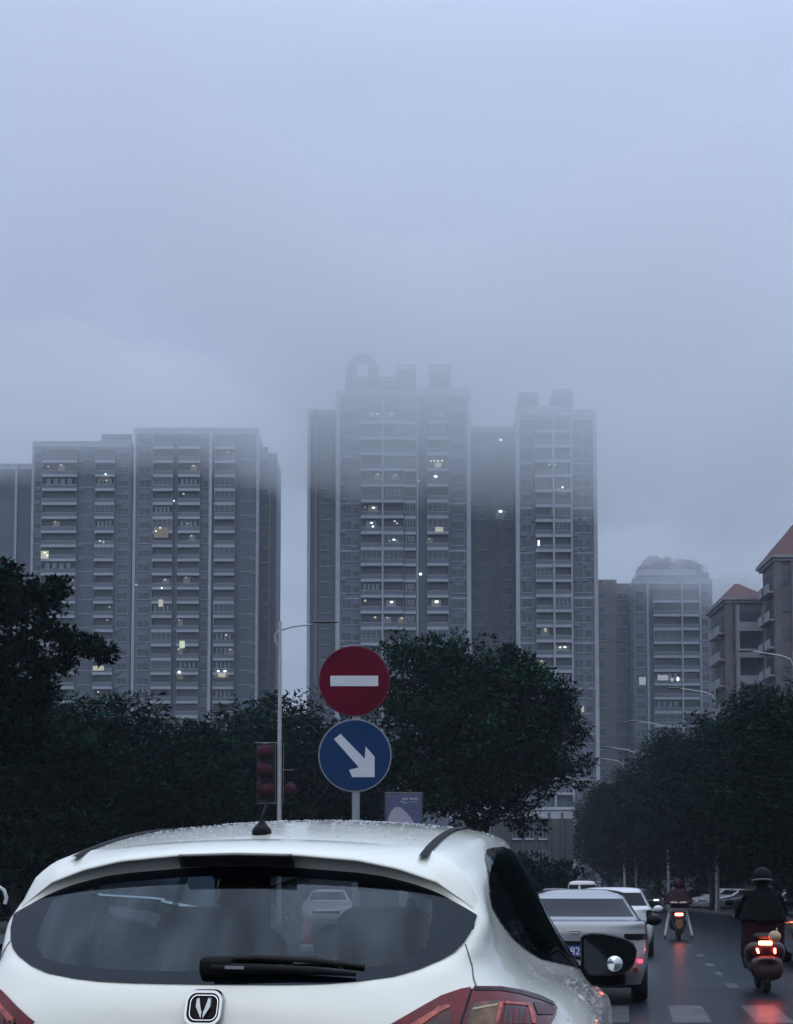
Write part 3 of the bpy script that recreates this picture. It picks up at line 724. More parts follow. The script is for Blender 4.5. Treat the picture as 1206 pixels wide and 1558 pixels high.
# bollard, posts
bl_=thing('safety_bollard','red bollard with pale base on the median, seen through the hatchback window','bollard',(X_(467,34),34,0))
MB().lathe([(.17,0),(.17,.1),(.15,.14),(.11,.16)],n=16).build('base',mat('grey_base',(.4,.4,.4),.6),bl_,smooth=40)
MB().lathe([(.115,.16),(.115,.62),(.10,.66),(.0,.67)],n=16).build('post',mat('red_bollard',(.38,.02,.03),.45),bl_,smooth=40)
for k,(px,py,h) in enumerate(((1118,1386,.5),(1186,1388,.5))):
    Y=3190/(py-1352)
    p=thing('white_bollard',('short white bollard at the kerb left of the black rider','short white bollard at the kerb right of the black rider')[k],'bollard',(X_(px,Y),Y,0),0,'white bollards along the kerb')
    MB().lathe([(.11,0),(.11,.34),(.10,.36),(.0,.36)],n=12).build('post',mat('grey_post',(.12,.12,.12),.6),p,smooth=40)
    MB().lathe([(.13,.36),(.19,.42),(.19,.56),(.12,.64),(.0,.66)],n=12).build('cap',mat('white_cap',(.85,.85,.85),.3),p,smooth=40)

# ------------------------------------------------------------------ traffic signs
SY=16.6
steel=mat('galvanised_steel',(.32,.34,.36),.45,.6,nscale=8,namp=.1)
sg=thing('traffic_sign_post','grey post with red no entry disc above blue arrow disc','traffic sign',(X_(541,SY),SY,0),0)
sx0=sg.location.x
MB().lathe([(.045,0),(.045,Z_(985,SY))],n=16).build('post',steel,sg,smooth=40)
def disc(cx,cy,rpx,base,rim,name,parent):
    c=at(cx,cy,SY); r=rpx*SY/FPX; x=c.x-sx0
    o=MB().lathe([(0,-.052),(r*.975,-.052),(r*.99,-.056),(r,-.052),(r,-.046),(0,-.046)],(x,-.0,c.z),axis='y',n=64).build(name,rim,parent,smooth=30)
    f=MB().lathe([(0,-.057),(r*.965,-.057),(r*.965,-.0535),(0,-.0535)],(x,0,c.z),axis='y',n=64).build('face',base,o)
    MB().bar((x-.25,-.03,c.z+.12),(x+.25,-.03,c.z+.12),.03,.03).bar((x-.25,-.03,c.z-.12),(x+.25,-.03,c.z-.12),.03,.03).build('bracket',steel,o)
    return o,x,c.z,r
rimm=mat('sign_rim',(.30,.30,.34),.4)
d1,x,z,r=disc(539,1037,54.3,mat('sign_red',(.105,.002,.018),.6,spec=.12,nscale=4,namp=.2),mat('red_rim',(.16,.03,.05),.6,spec=.2),'no_entry_sign',sg)
signw=mat('sign_white',(.60,.62,.68),.6,spec=.2,nscale=5,namp=.05)
q=SY/FPX; MB().box(x-36.5*q,x+36.5*q,-.0605,-.0575,z-8*q,z+8*q).build('bar',signw,d1)
d2,x,z,r=disc(540,1150,55.8,mat('sign_blue',(.011,.040,.118),.6,spec=.12,nscale=4,namp=.08),rimm,'direction_sign',sg)
arr=[(-33,25),(-23,35),(17,-3),(17,12),(29.5,3),(29.5,-32),(-8,-32),(3,-20),(8,-14)]
arr=[(-32,25),(-22,33),(15,-5),(16,14),(30,-2),(30,-33),(-4,-33),(-9,-22),(6,-18)]
A_=[(x+a*q,z+b*q) for a,b in arr]
m=MB(); m.prism(A_,lambda a,b:(a,-.0575,b),lambda a,b:(a,-.0605,b)); m.build('arrow',signw,d2)
# advertising light box
AY=38.0; ad=thing('advert_board','dark blue advert board on a post under the big tree','advert board',(X_(614,AY),AY,0))
hw=29*AY/FPX; zt_=Z_(1205,AY); zb_=zt_-2.1
MB().box(-hw,hw,-.0,.16,zb_,zt_).build('frame',mat('board_frame',(.05,.055,.065),.5),ad,bevel=.02)
pan=MB().box(-hw+.04,hw-.04,-.012,.004,zb_+.05,zt_-.05).build('panel',mat('board_blue',(.075,.085,.17),.35,nscale=.8,namp=.12),ad)
q=AY/FPX
dome=[(-26,-60)]+[(-25+0*k,-47) for k in (0,)]+[(-23,-38),(-19,-29),(-14,-24),(-9,-22.5),(-4,-24),(2,-29),(9,-37),(16,-47),(22,-60)]
m=MB(); m.prism([(a*q,zt_+b*q) for a,b in dome],lambda a,b:(a,-.0125,b),lambda a,b:(a,-.017,b)); m.build('printed_shape',mat('board_pale',(.34,.34,.42),.4),pan)
m=MB()
for a0,a1,b in ((-2,1,-10),(1.6,3,-10),(3.5,6,-10),(9,11.5,-10),(12,14,-10),(14.6,17,-10),(17.5,21,-10)): m.box(a0*q,a1*q,-.016,-.0125,zt_+(b-1.3)*q,zt_+(b+1)*q)
for k in range(8): m.box((-5+k*1.2)*q,(-3.6+k*1.2)*q,-.016,-.0125,zt_+(-15.5-.25*k+.9*math.sin(k))*q,zt_+(-14.2-.25*k+.9*math.sin(k))*q)
for k in range(6): m.box((9+k*2)*q,(10.6+k*2)*q,-.016,-.0125,zt_+(-15.2)*q,zt_+(-14.4)*q)
m.build('printed_lines',mat('board_print',(.42,.44,.5),.5),pan)
MB().box(-.12,.12,.03,.13,0,zb_).build('post',steel,ad)

# ------------------------------------------------------------------ street lamps and lanterns
pole_m=mat('pale_grey_pole',(.40,.42,.44),.45,.2,nscale=3,namp=.1)
far_pole=mat('dull_grey_pole',(.20,.21,.225),.5,.2,nscale=3,namp=.1)
def lamp_meshes():
    H=12.0
    pole=MB().lathe([(.16,0),(.16,.5),(.12,.55),(.085,H*.6),(.06,H)],n=12)
    arm=MB().tube([(0,0,H-.7),(-.15,0,H-.35),(-.6,0,H-.2),(-1.4,0,H-.08),(-2.0,0,H)],[.045,.04,.035,.03,.03],8)
    head=MB().ell((-2.35,0,H+.02),(.42,.11,.06),14,8)
    return pole,arm,head
def lamp(label,loc,rz,group):
    t=thing('street_lamp',label,'street lamp',loc,rz,group); p,a,h=lamp_meshes()
    p.build('pole',far_pole,t,smooth=50); a.build('arm',pole_m,t,smooth=50); h.build('lamp_head',mat('dark_lamp_head',(.08,.085,.09),.5),t,smooth=True); return t
lps=[(1213,64,'street lamp at the right edge, its arm over the nearest right tree'),(1091,76,'street lamp standing clear above the right trees in front of the grey block'),(1017,91,'street lamp in front of the grey block, second clear of the trees'),
     (968,108,'street lamp beside the gap between tall tower and grey block, taller of the close pair'),(950,117,'street lamp beside the gap between tall tower and grey block, shorter of the close pair'),(902,143,'small far street lamp at the foot of the tall right tower'),(884,158,'smallest and farthest street lamp, against the foot of the tall right tower')]
L0=None
for px,Y,lb in lps:
    Y*=1.1; loc=(X_(px,Y),Y,0)
    if L0 is None: L0=lamp(lb,loc,0,'street lamps along the right tree row'); L0.scale=(1,1,1.09)
    else: copy_tree(L0,loc=loc,label=lb)
    # set height so that far ones keep the same 12 m
LY=57.0; lt=thing('lantern_street_lamp','pale slim street lamp with curved arm and lantern brackets left of the signs','street lamp',(X_(424,LY),LY,0))
Hh=Z_(945,LY)
MB().lathe([(.14,0),(.14,.6),(.105,.65),(.085,Hh*.6),(.055,Hh)],n=12).build('pole',pole_m,lt,smooth=50)
kx=LY/FPX
MB().tube([(0,0,Hh-42*kx),(-8*kx,0,Hh-32*kx),(-8*kx,0,Hh-20*kx),(0,0,Hh-14*kx),(22*kx,0,Hh-8*kx),(48*kx,0,Hh-5*kx)],[.03,.03,.03,.035,.035,.03],8).build('arm',pole_m,lt,smooth=50)
MB().ell((68*kx,0,Hh-1.5*kx),(22*kx,.13,1.6*kx),14,8).build('lamp_head',mat('dark_lamp_head',(.08,.085,.09),.5),lt,smooth=True)
zb0=Z_(1130,LY); zb1=Z_(1222,LY)
fr=mat('bracket_grey',(.22,.20,.22),.5,.3)
MB().tube([(0,0,zb0),(-38*kx,0,zb0)],.02,6).tube([(0,0,zb1),(-36*kx,0,zb1)],.02,6).tube([(0,0,zb0+.9*(zb1-zb0)*.5),(22*kx,0,zb0+.9*(zb1-zb0)*.5)],.015,6).tube([(-6*kx,0,zb0),(-6*kx,0,zb1)],.015,6).tube([(6*kx,0,zb0),(6*kx,0,zb1)],.015,6).build('bracket',fr,lt,smooth=50)
MB().box(-36*kx,-9*kx,.33,.36,zb1+.03,zb0-.03).build('banner',mat('banner_cloth',(.045,.035,.045),.8,nscale=2,namp=.3),lt)
lan_red=mat('lantern_red',(.046,.009,.018),.75,spec=.12,nscale=5,namp=.25); lan_gold=mat('lantern_band',(.035,.012,.018),.6)
def lantern(label,loc):
    t=thing('red_lantern',label,'lantern',loc,0,'red lanterns on the lamp bracket')
    m=MB(); n=24; prof=[(.12,-.29),(.2,-.27),(.31,-.16),(.35,0),(.31,.16),(.2,.27),(.12,.29)]
    vs=[]
    for r_,h in prof:
        for k in range(n):
            a=2*math.pi*k/n; f=1 if k%2 else .955; vs.append((r_*f*math.cos(a),r_*f*math.sin(a),h))
    m.add(vs,[(i*n+k,i*n+(k+1)%n,(i+1)*n+(k+1)%n,(i+1)*n+k) for i in range(len(prof)-1) for k in range(n)]); m.build('lantern_body',lan_red,t,smooth=True)
    MB().lathe([(.13,.28),(.14,.34),(.06,.37),(0,.37)],n=14).build('lantern_cap',lan_gold,t); MB().lathe([(.13,-.28),(.14,-.34),(.06,-.36),(0,-.36)],n=14).build('lantern_cap',lan_gold,t)
    MB().tube([(0,0,-.34),(0,0,-.42)],[.09,.06],10).build('tassel',lan_gold,t); return t
lx=lt.location.x
l1=lantern('red lantern left of the pale lamp pole, top of three',(lx-22*kx,LY,Z_(1145,LY)))
copy_tree(l1,loc=(lx-22*kx,LY,Z_(1173,LY)),label='red lantern left of the pale lamp pole, middle of three')
copy_tree(l1,loc=(lx-20*kx,LY,Z_(1203,LY)),label='red lantern left of the pale lamp pole, lowest of three')
copy_tree(l1,loc=(lx+16*kx,LY+.3,Z_(1201,LY)),label='red lantern right of the pale lamp pole, smaller than the stacked three').scale=(.8,.8,.85)
# white hooked tube at the left edge
hp=thing('hooked_pole','white hooked tube at the left edge beside the hatchback','pole',(X_(-14,20),20,0))
k=20/FPX
MB().tube([(0,0,0),(0,0,1.38),(4*k,0,1.45),(12*k,0,1.48),(20*k,0,1.43),(24*k,0,1.33),(22*k,0,1.24)],.026,10).build('tube',mat('white_tube',(.55,.57,.58),.4),hp,smooth=50)

# ------------------------------------------------------------------ riders and scooters
def scooter(name,label,loc,rz,pm,glow):
    t=thing(name,label,'scooter',loc,rz)
    def tube_body(secs,m):
        n=14; vs=[]
        for y,z,hx,hz in secs:
            for k in range(n):
                a=2*math.pi*k/n; c_,s_=math.cos(a),math.sin(a)
                vs.append((hx*math.copysign(abs(c_)**.75,c_),y,z+hz*math.copysign(abs(s_)**.75,s_)))
        N_=len(secs); m.add(vs,[(i*n+k,i*n+(k+1)%n,(i+1)*n+(k+1)%n,(i+1)*n+k) for i in range(N_-1) for k in range(n)]+[tuple(range(n-1,-1,-1)),tuple((N_-1)*n+k for k in range(n))]); return m
    tube_body([(.0,.66,.06,.03),(.04,.62,.13,.10),(.15,.58,.17,.17),(.4,.56,.18,.18),(.65,.48,.17,.16),(.8,.36,.14,.08)],MB()).build('body',pm,t,smooth=True)
    tube_body([(-.02,.42,.07,.05),(-.04,.36,.12,.12),(.0,.36,.14,.17),(.12,.40,.14,.17),(.22,.42,.1,.14)],MB()).build('rear_fender',pm,t,smooth=True)
    MB().box(-.16,.16,.6,1.25,.26,.34).build('footboard',black_plastic,t,bevel=.02)
    tube_body([(.05,.79,.10,.03),(.15,.80,.15,.045),(.45,.79,.16,.05),(.72,.77,.13,.04),(.78,.76,.08,.02)],MB()).build('seat',mat('scooter_seat',(.015,.014,.015),.7),t,smooth=True)
    MB().grid(lambda u,v:((-.23+.46*u)*(1-.25*(2*v-1)**2),1.25-.12*v+.12*(2*u-1)**2,.3+.6*v),10,8).build('leg_shield',pm,t,smooth=True).modifiers.new('s','SOLIDIFY').thickness=.04
    MB().tube([(0,1.35,.3),(0,1.2,.75),(0,1.12,1.0)],.03,8).tube([(-.36,1.02,1.04),(-.2,1.1,1.03),(0,1.12,1.0),(.2,1.1,1.03),(.36,1.02,1.04)],.016,8).build('handlebar',black_plastic,t,smooth=50)
    for s in (-1,1):
        MB().tube([(s*.26,1.08,1.04),(s*.33,1.1,1.16),(s*.38,1.09,1.22)],.008,6).ell((s*.42,1.08,1.25),(.07,.02,.045),10,6).build('mirror',black_plastic,t,smooth=True)
    for y in (.22,1.42):
        w=MB().lathe([(.13,-.05),(.2,-.055),(.235,-.04),(.25,0),(.235,.04),(.2,.055),(.13,.05)],axis='x',n=24).build('wheel',rubber,t,smooth=40); w.location=(0,y,.25)
        MB().lathe([(0,-.03),(.13,-.04),(.145,-.05),(.145,.05),(.13,.04),(0,.03)],axis='x',n=20).build('rim',rim_m,w,smooth=40)
    MB().box(-.09,.09,-.02,.02,.645,.70).build('tail_light',glow,t,bevel=.015)
    return t
def skin_person(name,label,loc,rz,J,mats,matfn,fingers=True):
    t=thing(name,label,'person',loc,rz)
    names=list(J['v'].keys()); idx={n_:i for i,n_ in enumerate(names)}
    me=bpy.data.meshes.new('body_skin'); me.from_pydata([J['v'][n_][0] for n_ in names],[(idx[a],idx[b]) for a,b in J['e']],[])
    o=bpy.data.objects.new('tmp',me); C.objects.link(o)
    o.modifiers.new('sk','SKIN')
    for i,n_ in enumerate(names):
        r_=J['v'][n_][1]; sv=me.skin_vertices[0].data[i]; sv.radius=r_ if hasattr(r_,'__len__') else (r_,r_); sv.use_root=(n_=='pelvis')
    ss=o.modifiers.new('ss','SUBSURF'); ss.levels=2; ss.render_levels=2
    dg=bpy.context.evaluated_depsgraph_get(); dg.update(); m2=bpy.data.meshes.new_from_object(o.evaluated_get(dg)); bpy.data.objects.remove(o)
    bm=bmesh.new(); bm.from_mesh(m2)
    for tubes in J.get('fingers',[]):
        mb_=MB().tube(*tubes); vv=[bm.verts.new(v) for v in mb_.v]
        for f in mb_.f: bm.faces.new([vv[i] for i in f])
    bm.to_mesh(m2); bm.free()
    for m_ in mats: m2.materials.append(m_)
    for p in m2.polygons: p.material_index=matfn(p.center); p.use_smooth=True
    b=bpy.data.objects.new('body',m2); C.objects.link(b); b.parent=t
    return t
def rider_joints(spread=.16,feet=.36,foot_y=.85,arm=.32):
    v={'pelvis':((0,.42,.88),(.17,.13)),'waist':((0,.43,1.02),(.16,.12)),'chest':((0,.48,1.22),(.19,.13)),'upper':((0,.5,1.35),(.16,.11)),'neck':((0,.52,1.43),(.06,.06)),
       'head0':((0,.55,1.51),(.075,.085)),'head1':((0,.56,1.60),(.085,.095)),'head2':((0,.56,1.68),(.06,.07))}
    e=[('pelvis','waist'),('waist','chest'),('chest','upper'),('upper','neck'),('neck','head0'),('head0','head1'),('head1','head2')]
    f=[]
    for s,k in ((-1,'a'),(1,'b')):
        v['hip'+k]=((s*.11,.5,.86),.10); v['knee'+k]=((s*spread,.86,.80),.075); v['shin'+k]=((s*(spread+feet)/2,.83,.52),.06); v['ankle'+k]=((s*feet,foot_y-.05,.13 if feet>.25 else .42),.045); v['toe'+k]=((s*(feet+.02),foot_y+.14,.05 if feet>.25 else .37),.04)
        v['sho'+k]=((s*.2,.5,1.35),.075); v['elb'+k]=((s*arm,.72,1.14),.055); v['wri'+k]=((s*.33,.96,1.06),.036); v['palm'+k]=((s*.335,1.02,1.06),(.04,.022))
        e += [('pelvis','hip'+k),('hip'+k,'knee'+k),('knee'+k,'shin'+k),('shin'+k,'ankle'+k),('ankle'+k,'toe'+k),('upper','sho'+k),('sho'+k,'elb'+k),('elb'+k,'wri'+k),('wri'+k,'palm'+k)]
        for i in range(4):
            x=s*(.30+.022*i); L=(.9,1,.95,.8)[i]
            f.append(([(x,1.03,1.066),(x,1.03+.035*L,1.068),(x,1.03+.045*L,1.045),(x,1.03+.03*L,1.025)],[.010,.0095,.009,.007],6))
        f.append(([(s*.295,1.0,1.05),(s*.275,1.02,1.035),(s*.29,1.045,1.025)],[.011,.010,.008],6))
    return {'v':v,'e':e,'fingers':f}
skin=mat('skin',(.35,.2,.15),.6); jacket=mat('black_jacket',(.0025,.003,.004),.85,spec=.1,nscale=10,namp=.3,bump=.4,bscale=14); maroon=mat('maroon_cape',(.022,.004,.008),.75,spec=.15,nscale=6,namp=.3,bump=.5,bscale=9); trous=mat('dark_trousers',(.006,.006,.009),.85)
def mf(c):
    if c.z>1.42: return 1 if c.y>.6 else 0
    if c.y>.97 and c.z>.98: return 1
    if c.z>.93 : return 0
    return 2 if c.z>.16 else 3
shoe=mat('dark_shoe',(.02,.02,.02),.6)
glowA=mat('tail_glow',(.6,.05,.03),.3,emit=(1,.10,.05),es=42)
AYp=20.2; aloc=(X_(1160,AYp)-.02,AYp-.25,0); arz=HEAD
sA=scooter('motor_scooter','dark red scooter with bright lit tail lamp and a plush ball on the back',aloc,arz,mat('dark_red_scooter',(.020,.003,.006),.4,coat=.25),glowA)
for s,dx,tl in ((-1,-.125,.35),(1,.105,0)):
    o=MB().box(-.016,.016,-.012,.012,-.045,.045).build('turn_light',glowA,sA,bevel=.008); o.location=(dx,-.02,.60); o.rotation_euler=(0,-tl,0); o.scale=(.8,1,.8)
for o in sA.children:
    if o.name.startswith(('body','rear_fender')): o.scale=(1.55,1,1)
    if o.name.startswith('tail_light'): o.location=(-.02,-.012,.035)
JA=rider_joints(.17,.14,.86)
rA=skin_person('person','person in black jacket and dark helmet riding the dark red scooter',aloc,arz,JA,[jacket,skin,trous,shoe],mf)
helm=mat('black_helmet',(.004,.004,.005),.5,spec=.08)
def helmet(parent,m_):
    h=MB().ell((0,.56,1.62),(.135,.155,.14),18,12)
    o=h.build('helmet',m_,parent,smooth=True)
    MB().tube([(math.sin(a)*.137,.56-math.cos(a)*.156,1.565+.02*math.cos(a)) for a in np.linspace(-1.5,1.5,15)],.012,6).build('helmet_band',mat('pale_band',(.14,.14,.16),.6),o,smooth=True)
    return o
helmet(rA,helm)
def face(parent,z=1.59,y=.65):
    MB().ell((0,y+.015,z-.015),(.015,.02,.025),8,6).ell((-.033,y+.004,z+.012),(.012,.008,.008),8,6).ell((.033,y+.004,z+.012),(.012,.008,.008),8,6).ell((0,y,z-.06),(.025,.01,.008),8,6).build('face_features',skin,parent,smooth=True)
face(rA)
# wide cape skirt hanging over the scooter seat of the black rider
def cape(parent,m_,w0,w1,z0,z1,y0,y1,nm):
    m=MB()
    def f(u,v):
        a=2*math.pi*u; w=w0+(w1-w0)*v; r_=1+.05*math.sin(9*a)*v; z=z0+(z1-z0)*v
        return (w*r_*math.cos(a),(y0+(y1-y0)*v)+(.17+.14*v)*r_*math.sin(a),z+.02*math.sin(5*a)*v)
    o=m.grid(f,40,12).build(nm,m_,parent,smooth=True,merge=1e-4); o.modifiers.new('s','SOLIDIFY').thickness=.006; return o
cape(rA,jacket,.215,.33,1.38,1.0,.5,.52,'jacket_skirt')
cape(rA,maroon,.30,.29,1.03,.50,.47,.60,'rain_apron')
# plush ball
pb=thing('plush_toy','beige plush ball tied to the back of the dark red scooter','toy',Vector(aloc)+Rv*.10+Uv*-.07+Vector((0,0,.80)),arz)
o=MB().ell((0,0,0),(.085,.085,.08),16,12).ell((.03,0,.09),(.012,.012,.03),8,6).build('ball',mat('beige_plush',(.42,.33,.22),.95,nscale=20,namp=.2,bump=1,bscale=40),pb,smooth=True)
BY=41.0; bloc=(X_(1029,BY),BY-.3,0)
orange=mat('orange_brown_panel',(.20,.085,.04),.5); glowB=mat('tail_glow_far',(.6,.05,.03),.3,emit=(1,.16,.08),es=16)
sB=scooter('motor_scooter','small dark scooter with glowing tail lamp and orange rear panel',bloc,HEAD,mat('black_scooter',(.015,.014,.014),.35,coat=.5),glowB)
MB().prism([(-.10,.0),(.10,.0),(.09,-.2),(0,-.27),(-.09,-.2)],lambda a,b:(a,-.065,.60+b),lambda a,b:(a,-.09,.60+b)).build('rear_panel',orange,sB)
for o in sB.children:
    if o.name.startswith('tail_light'): o.scale=(1.25,1,1.3); o.location=(0,-.05,-.14)
JB=rider_joints(.20,.37,.60,.36)
pinkm=mat('plum_raincoat',(.026,.009,.015),.7,spec=.2,nscale=6,namp=.3,bump=.4,bscale=9); palet=mat('pale_trousers',(.38,.37,.37),.8)
def mfB(c):
    if c.y>.97 and c.z>.98: return 1
    if c.z>.90: return 0
    return 2
rB=skin_person('person','person in plum hooded raincoat on the farther scooter, pale trousers and feet out wide',bloc,HEAD,JB,[pinkm,skin,palet,shoe],mfB)
MB().ell((0,.55,1.60),(.13,.15,.16),16,12).build('hood',pinkm,rB,smooth=True)
cape(rB,pinkm,.22,.40,1.42,1.02,.5,.52,'raincoat_skirt'); face(rB)
MB().ell((-.12,.26,1.06),(.13,.05,.035),10,6).ell((.12,.26,1.06),(.13,.05,.035),10,6).build('pale_hem',palet,rB,smooth=True)
# pale far rider's approaching lamp is the black car's; nothing more here

# ------------------------------------------------------------------ trees
def leafmat(name,c0,c1):
    m=bpy.data.materials.new(name); m.use_nodes=True; nt=m.node_tree; b=nt.nodes['Principled BSDF']
    at_=nt.nodes.new('ShaderNodeAttribute'); at_.attribute_name='tone'
    mx=nt.nodes.new('ShaderNodeMix'); mx.data_type='RGBA'; mx.inputs[6].default_value=(*c0,1); mx.inputs[7].default_value=(*c1,1)
    nt.links.new(at_.outputs['Fac'],mx.inputs[0]); nt.links.new(mx.outputs[2],b.inputs['Base Color'])
    b.inputs['Roughness'].default_value=.8; b.inputs['Specular IOR Level'].default_value=.02
    return m
leaf_mid=leafmat('ficus_leaf',(.001,.008,.0055),(.017,.090,.046)); leaf_row=leafmat('street_tree_leaf',(.0007,.006,.0045),(.008,.050,.028)); leaf_left=leafmat('feathery_leaf',(.0007,.006,.0048),(.008,.048,.028))
bark=mat('tree_bark',(.028,.025,.022),.9,nscale=6,namp=.4,bump=.6,bscale=12)
def leaves_mesh(name,centers,crad,per,size,aspect,m_,flat=.6,seed=1,droop=0,horiz=0):
    g_=np.random.default_rng(seed); n=len(centers)*per
    cen=np.repeat(np.array(centers),per,0)
    d=g_.normal(size=(n,3)); d/=np.linalg.norm(d,axis=1)[:,None]; rad=np.repeat(np.array(crad),per)*g_.random(n)**.45
    off=d*rad[:,None]; off[:,2]*=flat; p=cen+off
    a=g_.normal(size=(n,3)); a[:,2]*=(.5 if not horiz else .15); a[:,2]-=droop; a=.6*a/np.linalg.norm(a,axis=1)[:,None]+.5*d; a/=np.linalg.norm(a,axis=1)[:,None]
    b=np.cross(a,g_.normal(size=(n,3))*np.array([.5,.5,1])+np.array([0,0,.8])); b/=np.linalg.norm(b,axis=1)[:,None]
    s=size*(.6+.8*g_.random(n)); L=a*s[:,None]; W=b*(s*aspect)[:,None]*.5
    up=np.cross(a,b)*(s*.1)[:,None]
    v=np.stack([p,p+.45*L+W+up,p+L,p+.45*L-W+up],1).reshape(-1,3)
    me=bpy.data.meshes.new(name); me.vertices.add(4*n); me.vertices.foreach_set('co',v.astype(np.float32).ravel())
    me.loops.add(4*n); me.loops.foreach_set('vertex_index',np.arange(4*n,dtype=np.int32)); me.polygons.add(n)
    me.polygons.foreach_set('loop_start',np.arange(0,4*n,4,dtype=np.int32)); me.update(calc_edges=True)
    me.materials.append(m_)
    me.polygons.foreach_set('use_smooth',np.ones(n,bool))
    fn_=np.cross(a,b); fn_*=np.sign((fn_*d).sum(1))[:,None]; cc=cen-np.array(centers).mean(0); cc/=np.linalg.norm(cc,axis=1)[:,None]+1e-6
    nv=.5*d+.45*cc+.3*fn_; nv/=np.linalg.norm(nv,axis=1)[:,None]
    me.normals_split_custom_set_from_vertices(np.repeat(nv,4,0).astype(np.float32))
    at_=me.attributes.new('tone','FLOAT','POINT'); ct=np.repeat(g_.random(len(centers)),per)
    at_.data.foreach_set('value',np.repeat(np.clip(.75*ct**1.8+.3*g_.random(n)**1.5,0,1),4).astype(np.float32))
    return me
def limb_tree(mb_,p,d,L,r,depth,g_,ends,spread=.55):
    pts=[Vector(p)]; d=Vector(d).normalized(); k=4
    for i in range(k):
        d=(d+Vector((g_.normal()*.12,g_.normal()*.12,g_.normal()*.06+.03))).normalized(); pts.append(pts[-1]+d*L/k)
    mb_.tube(pts,[r*(1-.45*i/k) for i in range(k+1)],7 if depth>1 else 5)
    if depth==0: ends.append(pts[-1]); return
    for i in range(3 if depth>1 else 3):
        a=2*math.pi*(i+g_.random())/3; o=Vector((math.cos(a),math.sin(a),.25+.5*g_.random()))
        q=pts[-1] if i<2 else pts[-2]
        limb_tree(mb_,q,(d*(1-spread)+o*spread),L*(.62+.2*g_.random()),r*.55,depth-1,g_,ends,spread)
    ends.append(pts[-1])
def crown_centers(lobes,n,g_,shell=.55):
    out=[]; w=np.array([l[3]*l[4]*l[5] for l in lobes]); w=w/w.sum()
    for _ in range(n):
        l=lobes[g_.choice(len(lobes),p=w)]; d=g_.normal(size=3); d/=np.linalg.norm(d)
        rr_=(shell+(1-shell)*g_.random()) if g_.random()<.75 else g_.random()**.5*.8
        out.append((l[0]+d[0]*l[3]*rr_,l[1]+d[1]*l[4]*rr_,l[2]+d[2]*l[5]*rr_))
    return out
_tree_src={}
def make_tree(key,H,Rr,cb,seed,nclump,per,size,aspect,m_,lobes=None,crad=.55,flat=.65,horiz=0,droop=0,trunk_r=.2,nl=9):
    g_=np.random.default_rng(seed)
    mb_=MB(); ends=[]
    limb_tree(mb_,(0,0,0),(0.03,.02,1),max(1.6,cb*.9),trunk_r,3,g_,ends)
    # rescale limbs into the crown
    if lobes is None:
        lobes=[(0,0,(H+cb)/2,Rr*.7,Rr*.7,(H-cb)*.42)]
        for i in range(nl):
            a=2*math.pi*i/nl*1.618*2; t=g_.random(); z=cb+(H-cb)*(.06+.76*t); rad=Rr*.62*math.sqrt(max(.1,1-((z-cb)/(H-cb)-.32)**2*2.0)); s=Rr*(.30+.2*g_.random())
            lobes.append((rad*math.cos(a),rad*math.sin(a),z,s,s,s*.72))
        lobes.append((g_.normal()*.4,g_.normal()*.4,H-Rr*.28,Rr*.42,Rr*.42,Rr*.30))
        for i in range(8):
            a=6.283*g_.random(); e_=.35+.9*g_.random(); q=Rr*.95; lobes.append((q*.8*math.cos(a)*math.cos(e_),q*.8*math.sin(a)*math.cos(e_),(H+cb)*.5+(H-cb)*.47*math.sin(e_),Rr*.16,Rr*.16,Rr*.12))
    vz=max(v[2] for v in mb_.v); vr=max(math.hypot(v[0],v[1]) for v in mb_.v)
    fz=min(1.6,(H*.86)/vz); fr_=min(1.5,Rr*.78/vr)
    mb_.v=[(v[0]*(fr_ if v[2]>cb*.5 else 1),v[1]*(fr_ if v[2]>cb*.5 else 1),v[2]*fz) for v in mb_.v]
    cen=crown_centers(lobes,nclump,g_)
    me=leaves_mesh('crown',cen,crad*(.6+.8*g_.random(len(cen))),per,size,aspect,m_,flat,seed,droop,horiz)
    return mb_,me
def place_tree(src,name,label,loc,rz,s,group):
    tr,me=src; t=thing(name,label,'tree',loc,rz,group); t.scale=(s,s,s)
    if isinstance(tr,MB): o=tr.build('trunk',bark,t,smooth=True); src[0]=o.data
    else:
        o=bpy.data.objects.new('trunk',tr); C.objects.link(o); o.parent=t
    c=bpy.data.objects.new('crown',me); C.objects.link(c); c.parent=t
    return t
# big tree in the middle, lobes placed from its outline in the photograph
TY=55.0; tx=X_(725,TY); k=TY/FPX
def lob(px,py,r,dy=0,fl=.85): p=at(px,py,TY); return (p.x-tx,dy,p.z,r*k,r*k,r*k*fl)
ml=[lob(690,1040,62,0),lob(640,1010,46,-.6),lob(600,990,26,.3),lob(760,1035,66,.5),lob(700,990,30,0),lob(820,1060,52,-.4),lob(845,1110,46,.4),lob(800,1130,62,-.8),lob(720,1120,75,-1.2),lob(640,1100,60,-.8),lob(615,1170,50,-.6),lob(680,1190,66,-1),lob(770,1190,62,-.6),lob(835,1175,40,0),lob(868,1160,26,.3),lob(780,1240,36,-.2),lob(720,1225,40,-.3),lob(600,1060,44,0),lob(850,1050,24,0),lob(790,1000,20,.2),lob(865,1095,18,0),lob(880,1190,18,0),lob(600,968,12,0),lob(655,975,13,.2),lob(735,975,14,0),lob(775,985,12,0),lob(815,1005,13,.3),lob(868,1040,10,0),lob(885,1085,10,0),lob(893,1160,11,0),lob(890,1205,10,0),lob(855,1215,16,0),lob(820,1262,16,0)]
mt=make_tree('mid',Z_(965,TY),4.2,2.6,11,1500,38,.19,.5,leaf_mid,ml,crad=.42,trunk_r=.24)
place_tree(list(mt),'broadleaf_tree','large round broadleaf tree behind the traffic signs',(tx,TY,0),0,1,None)
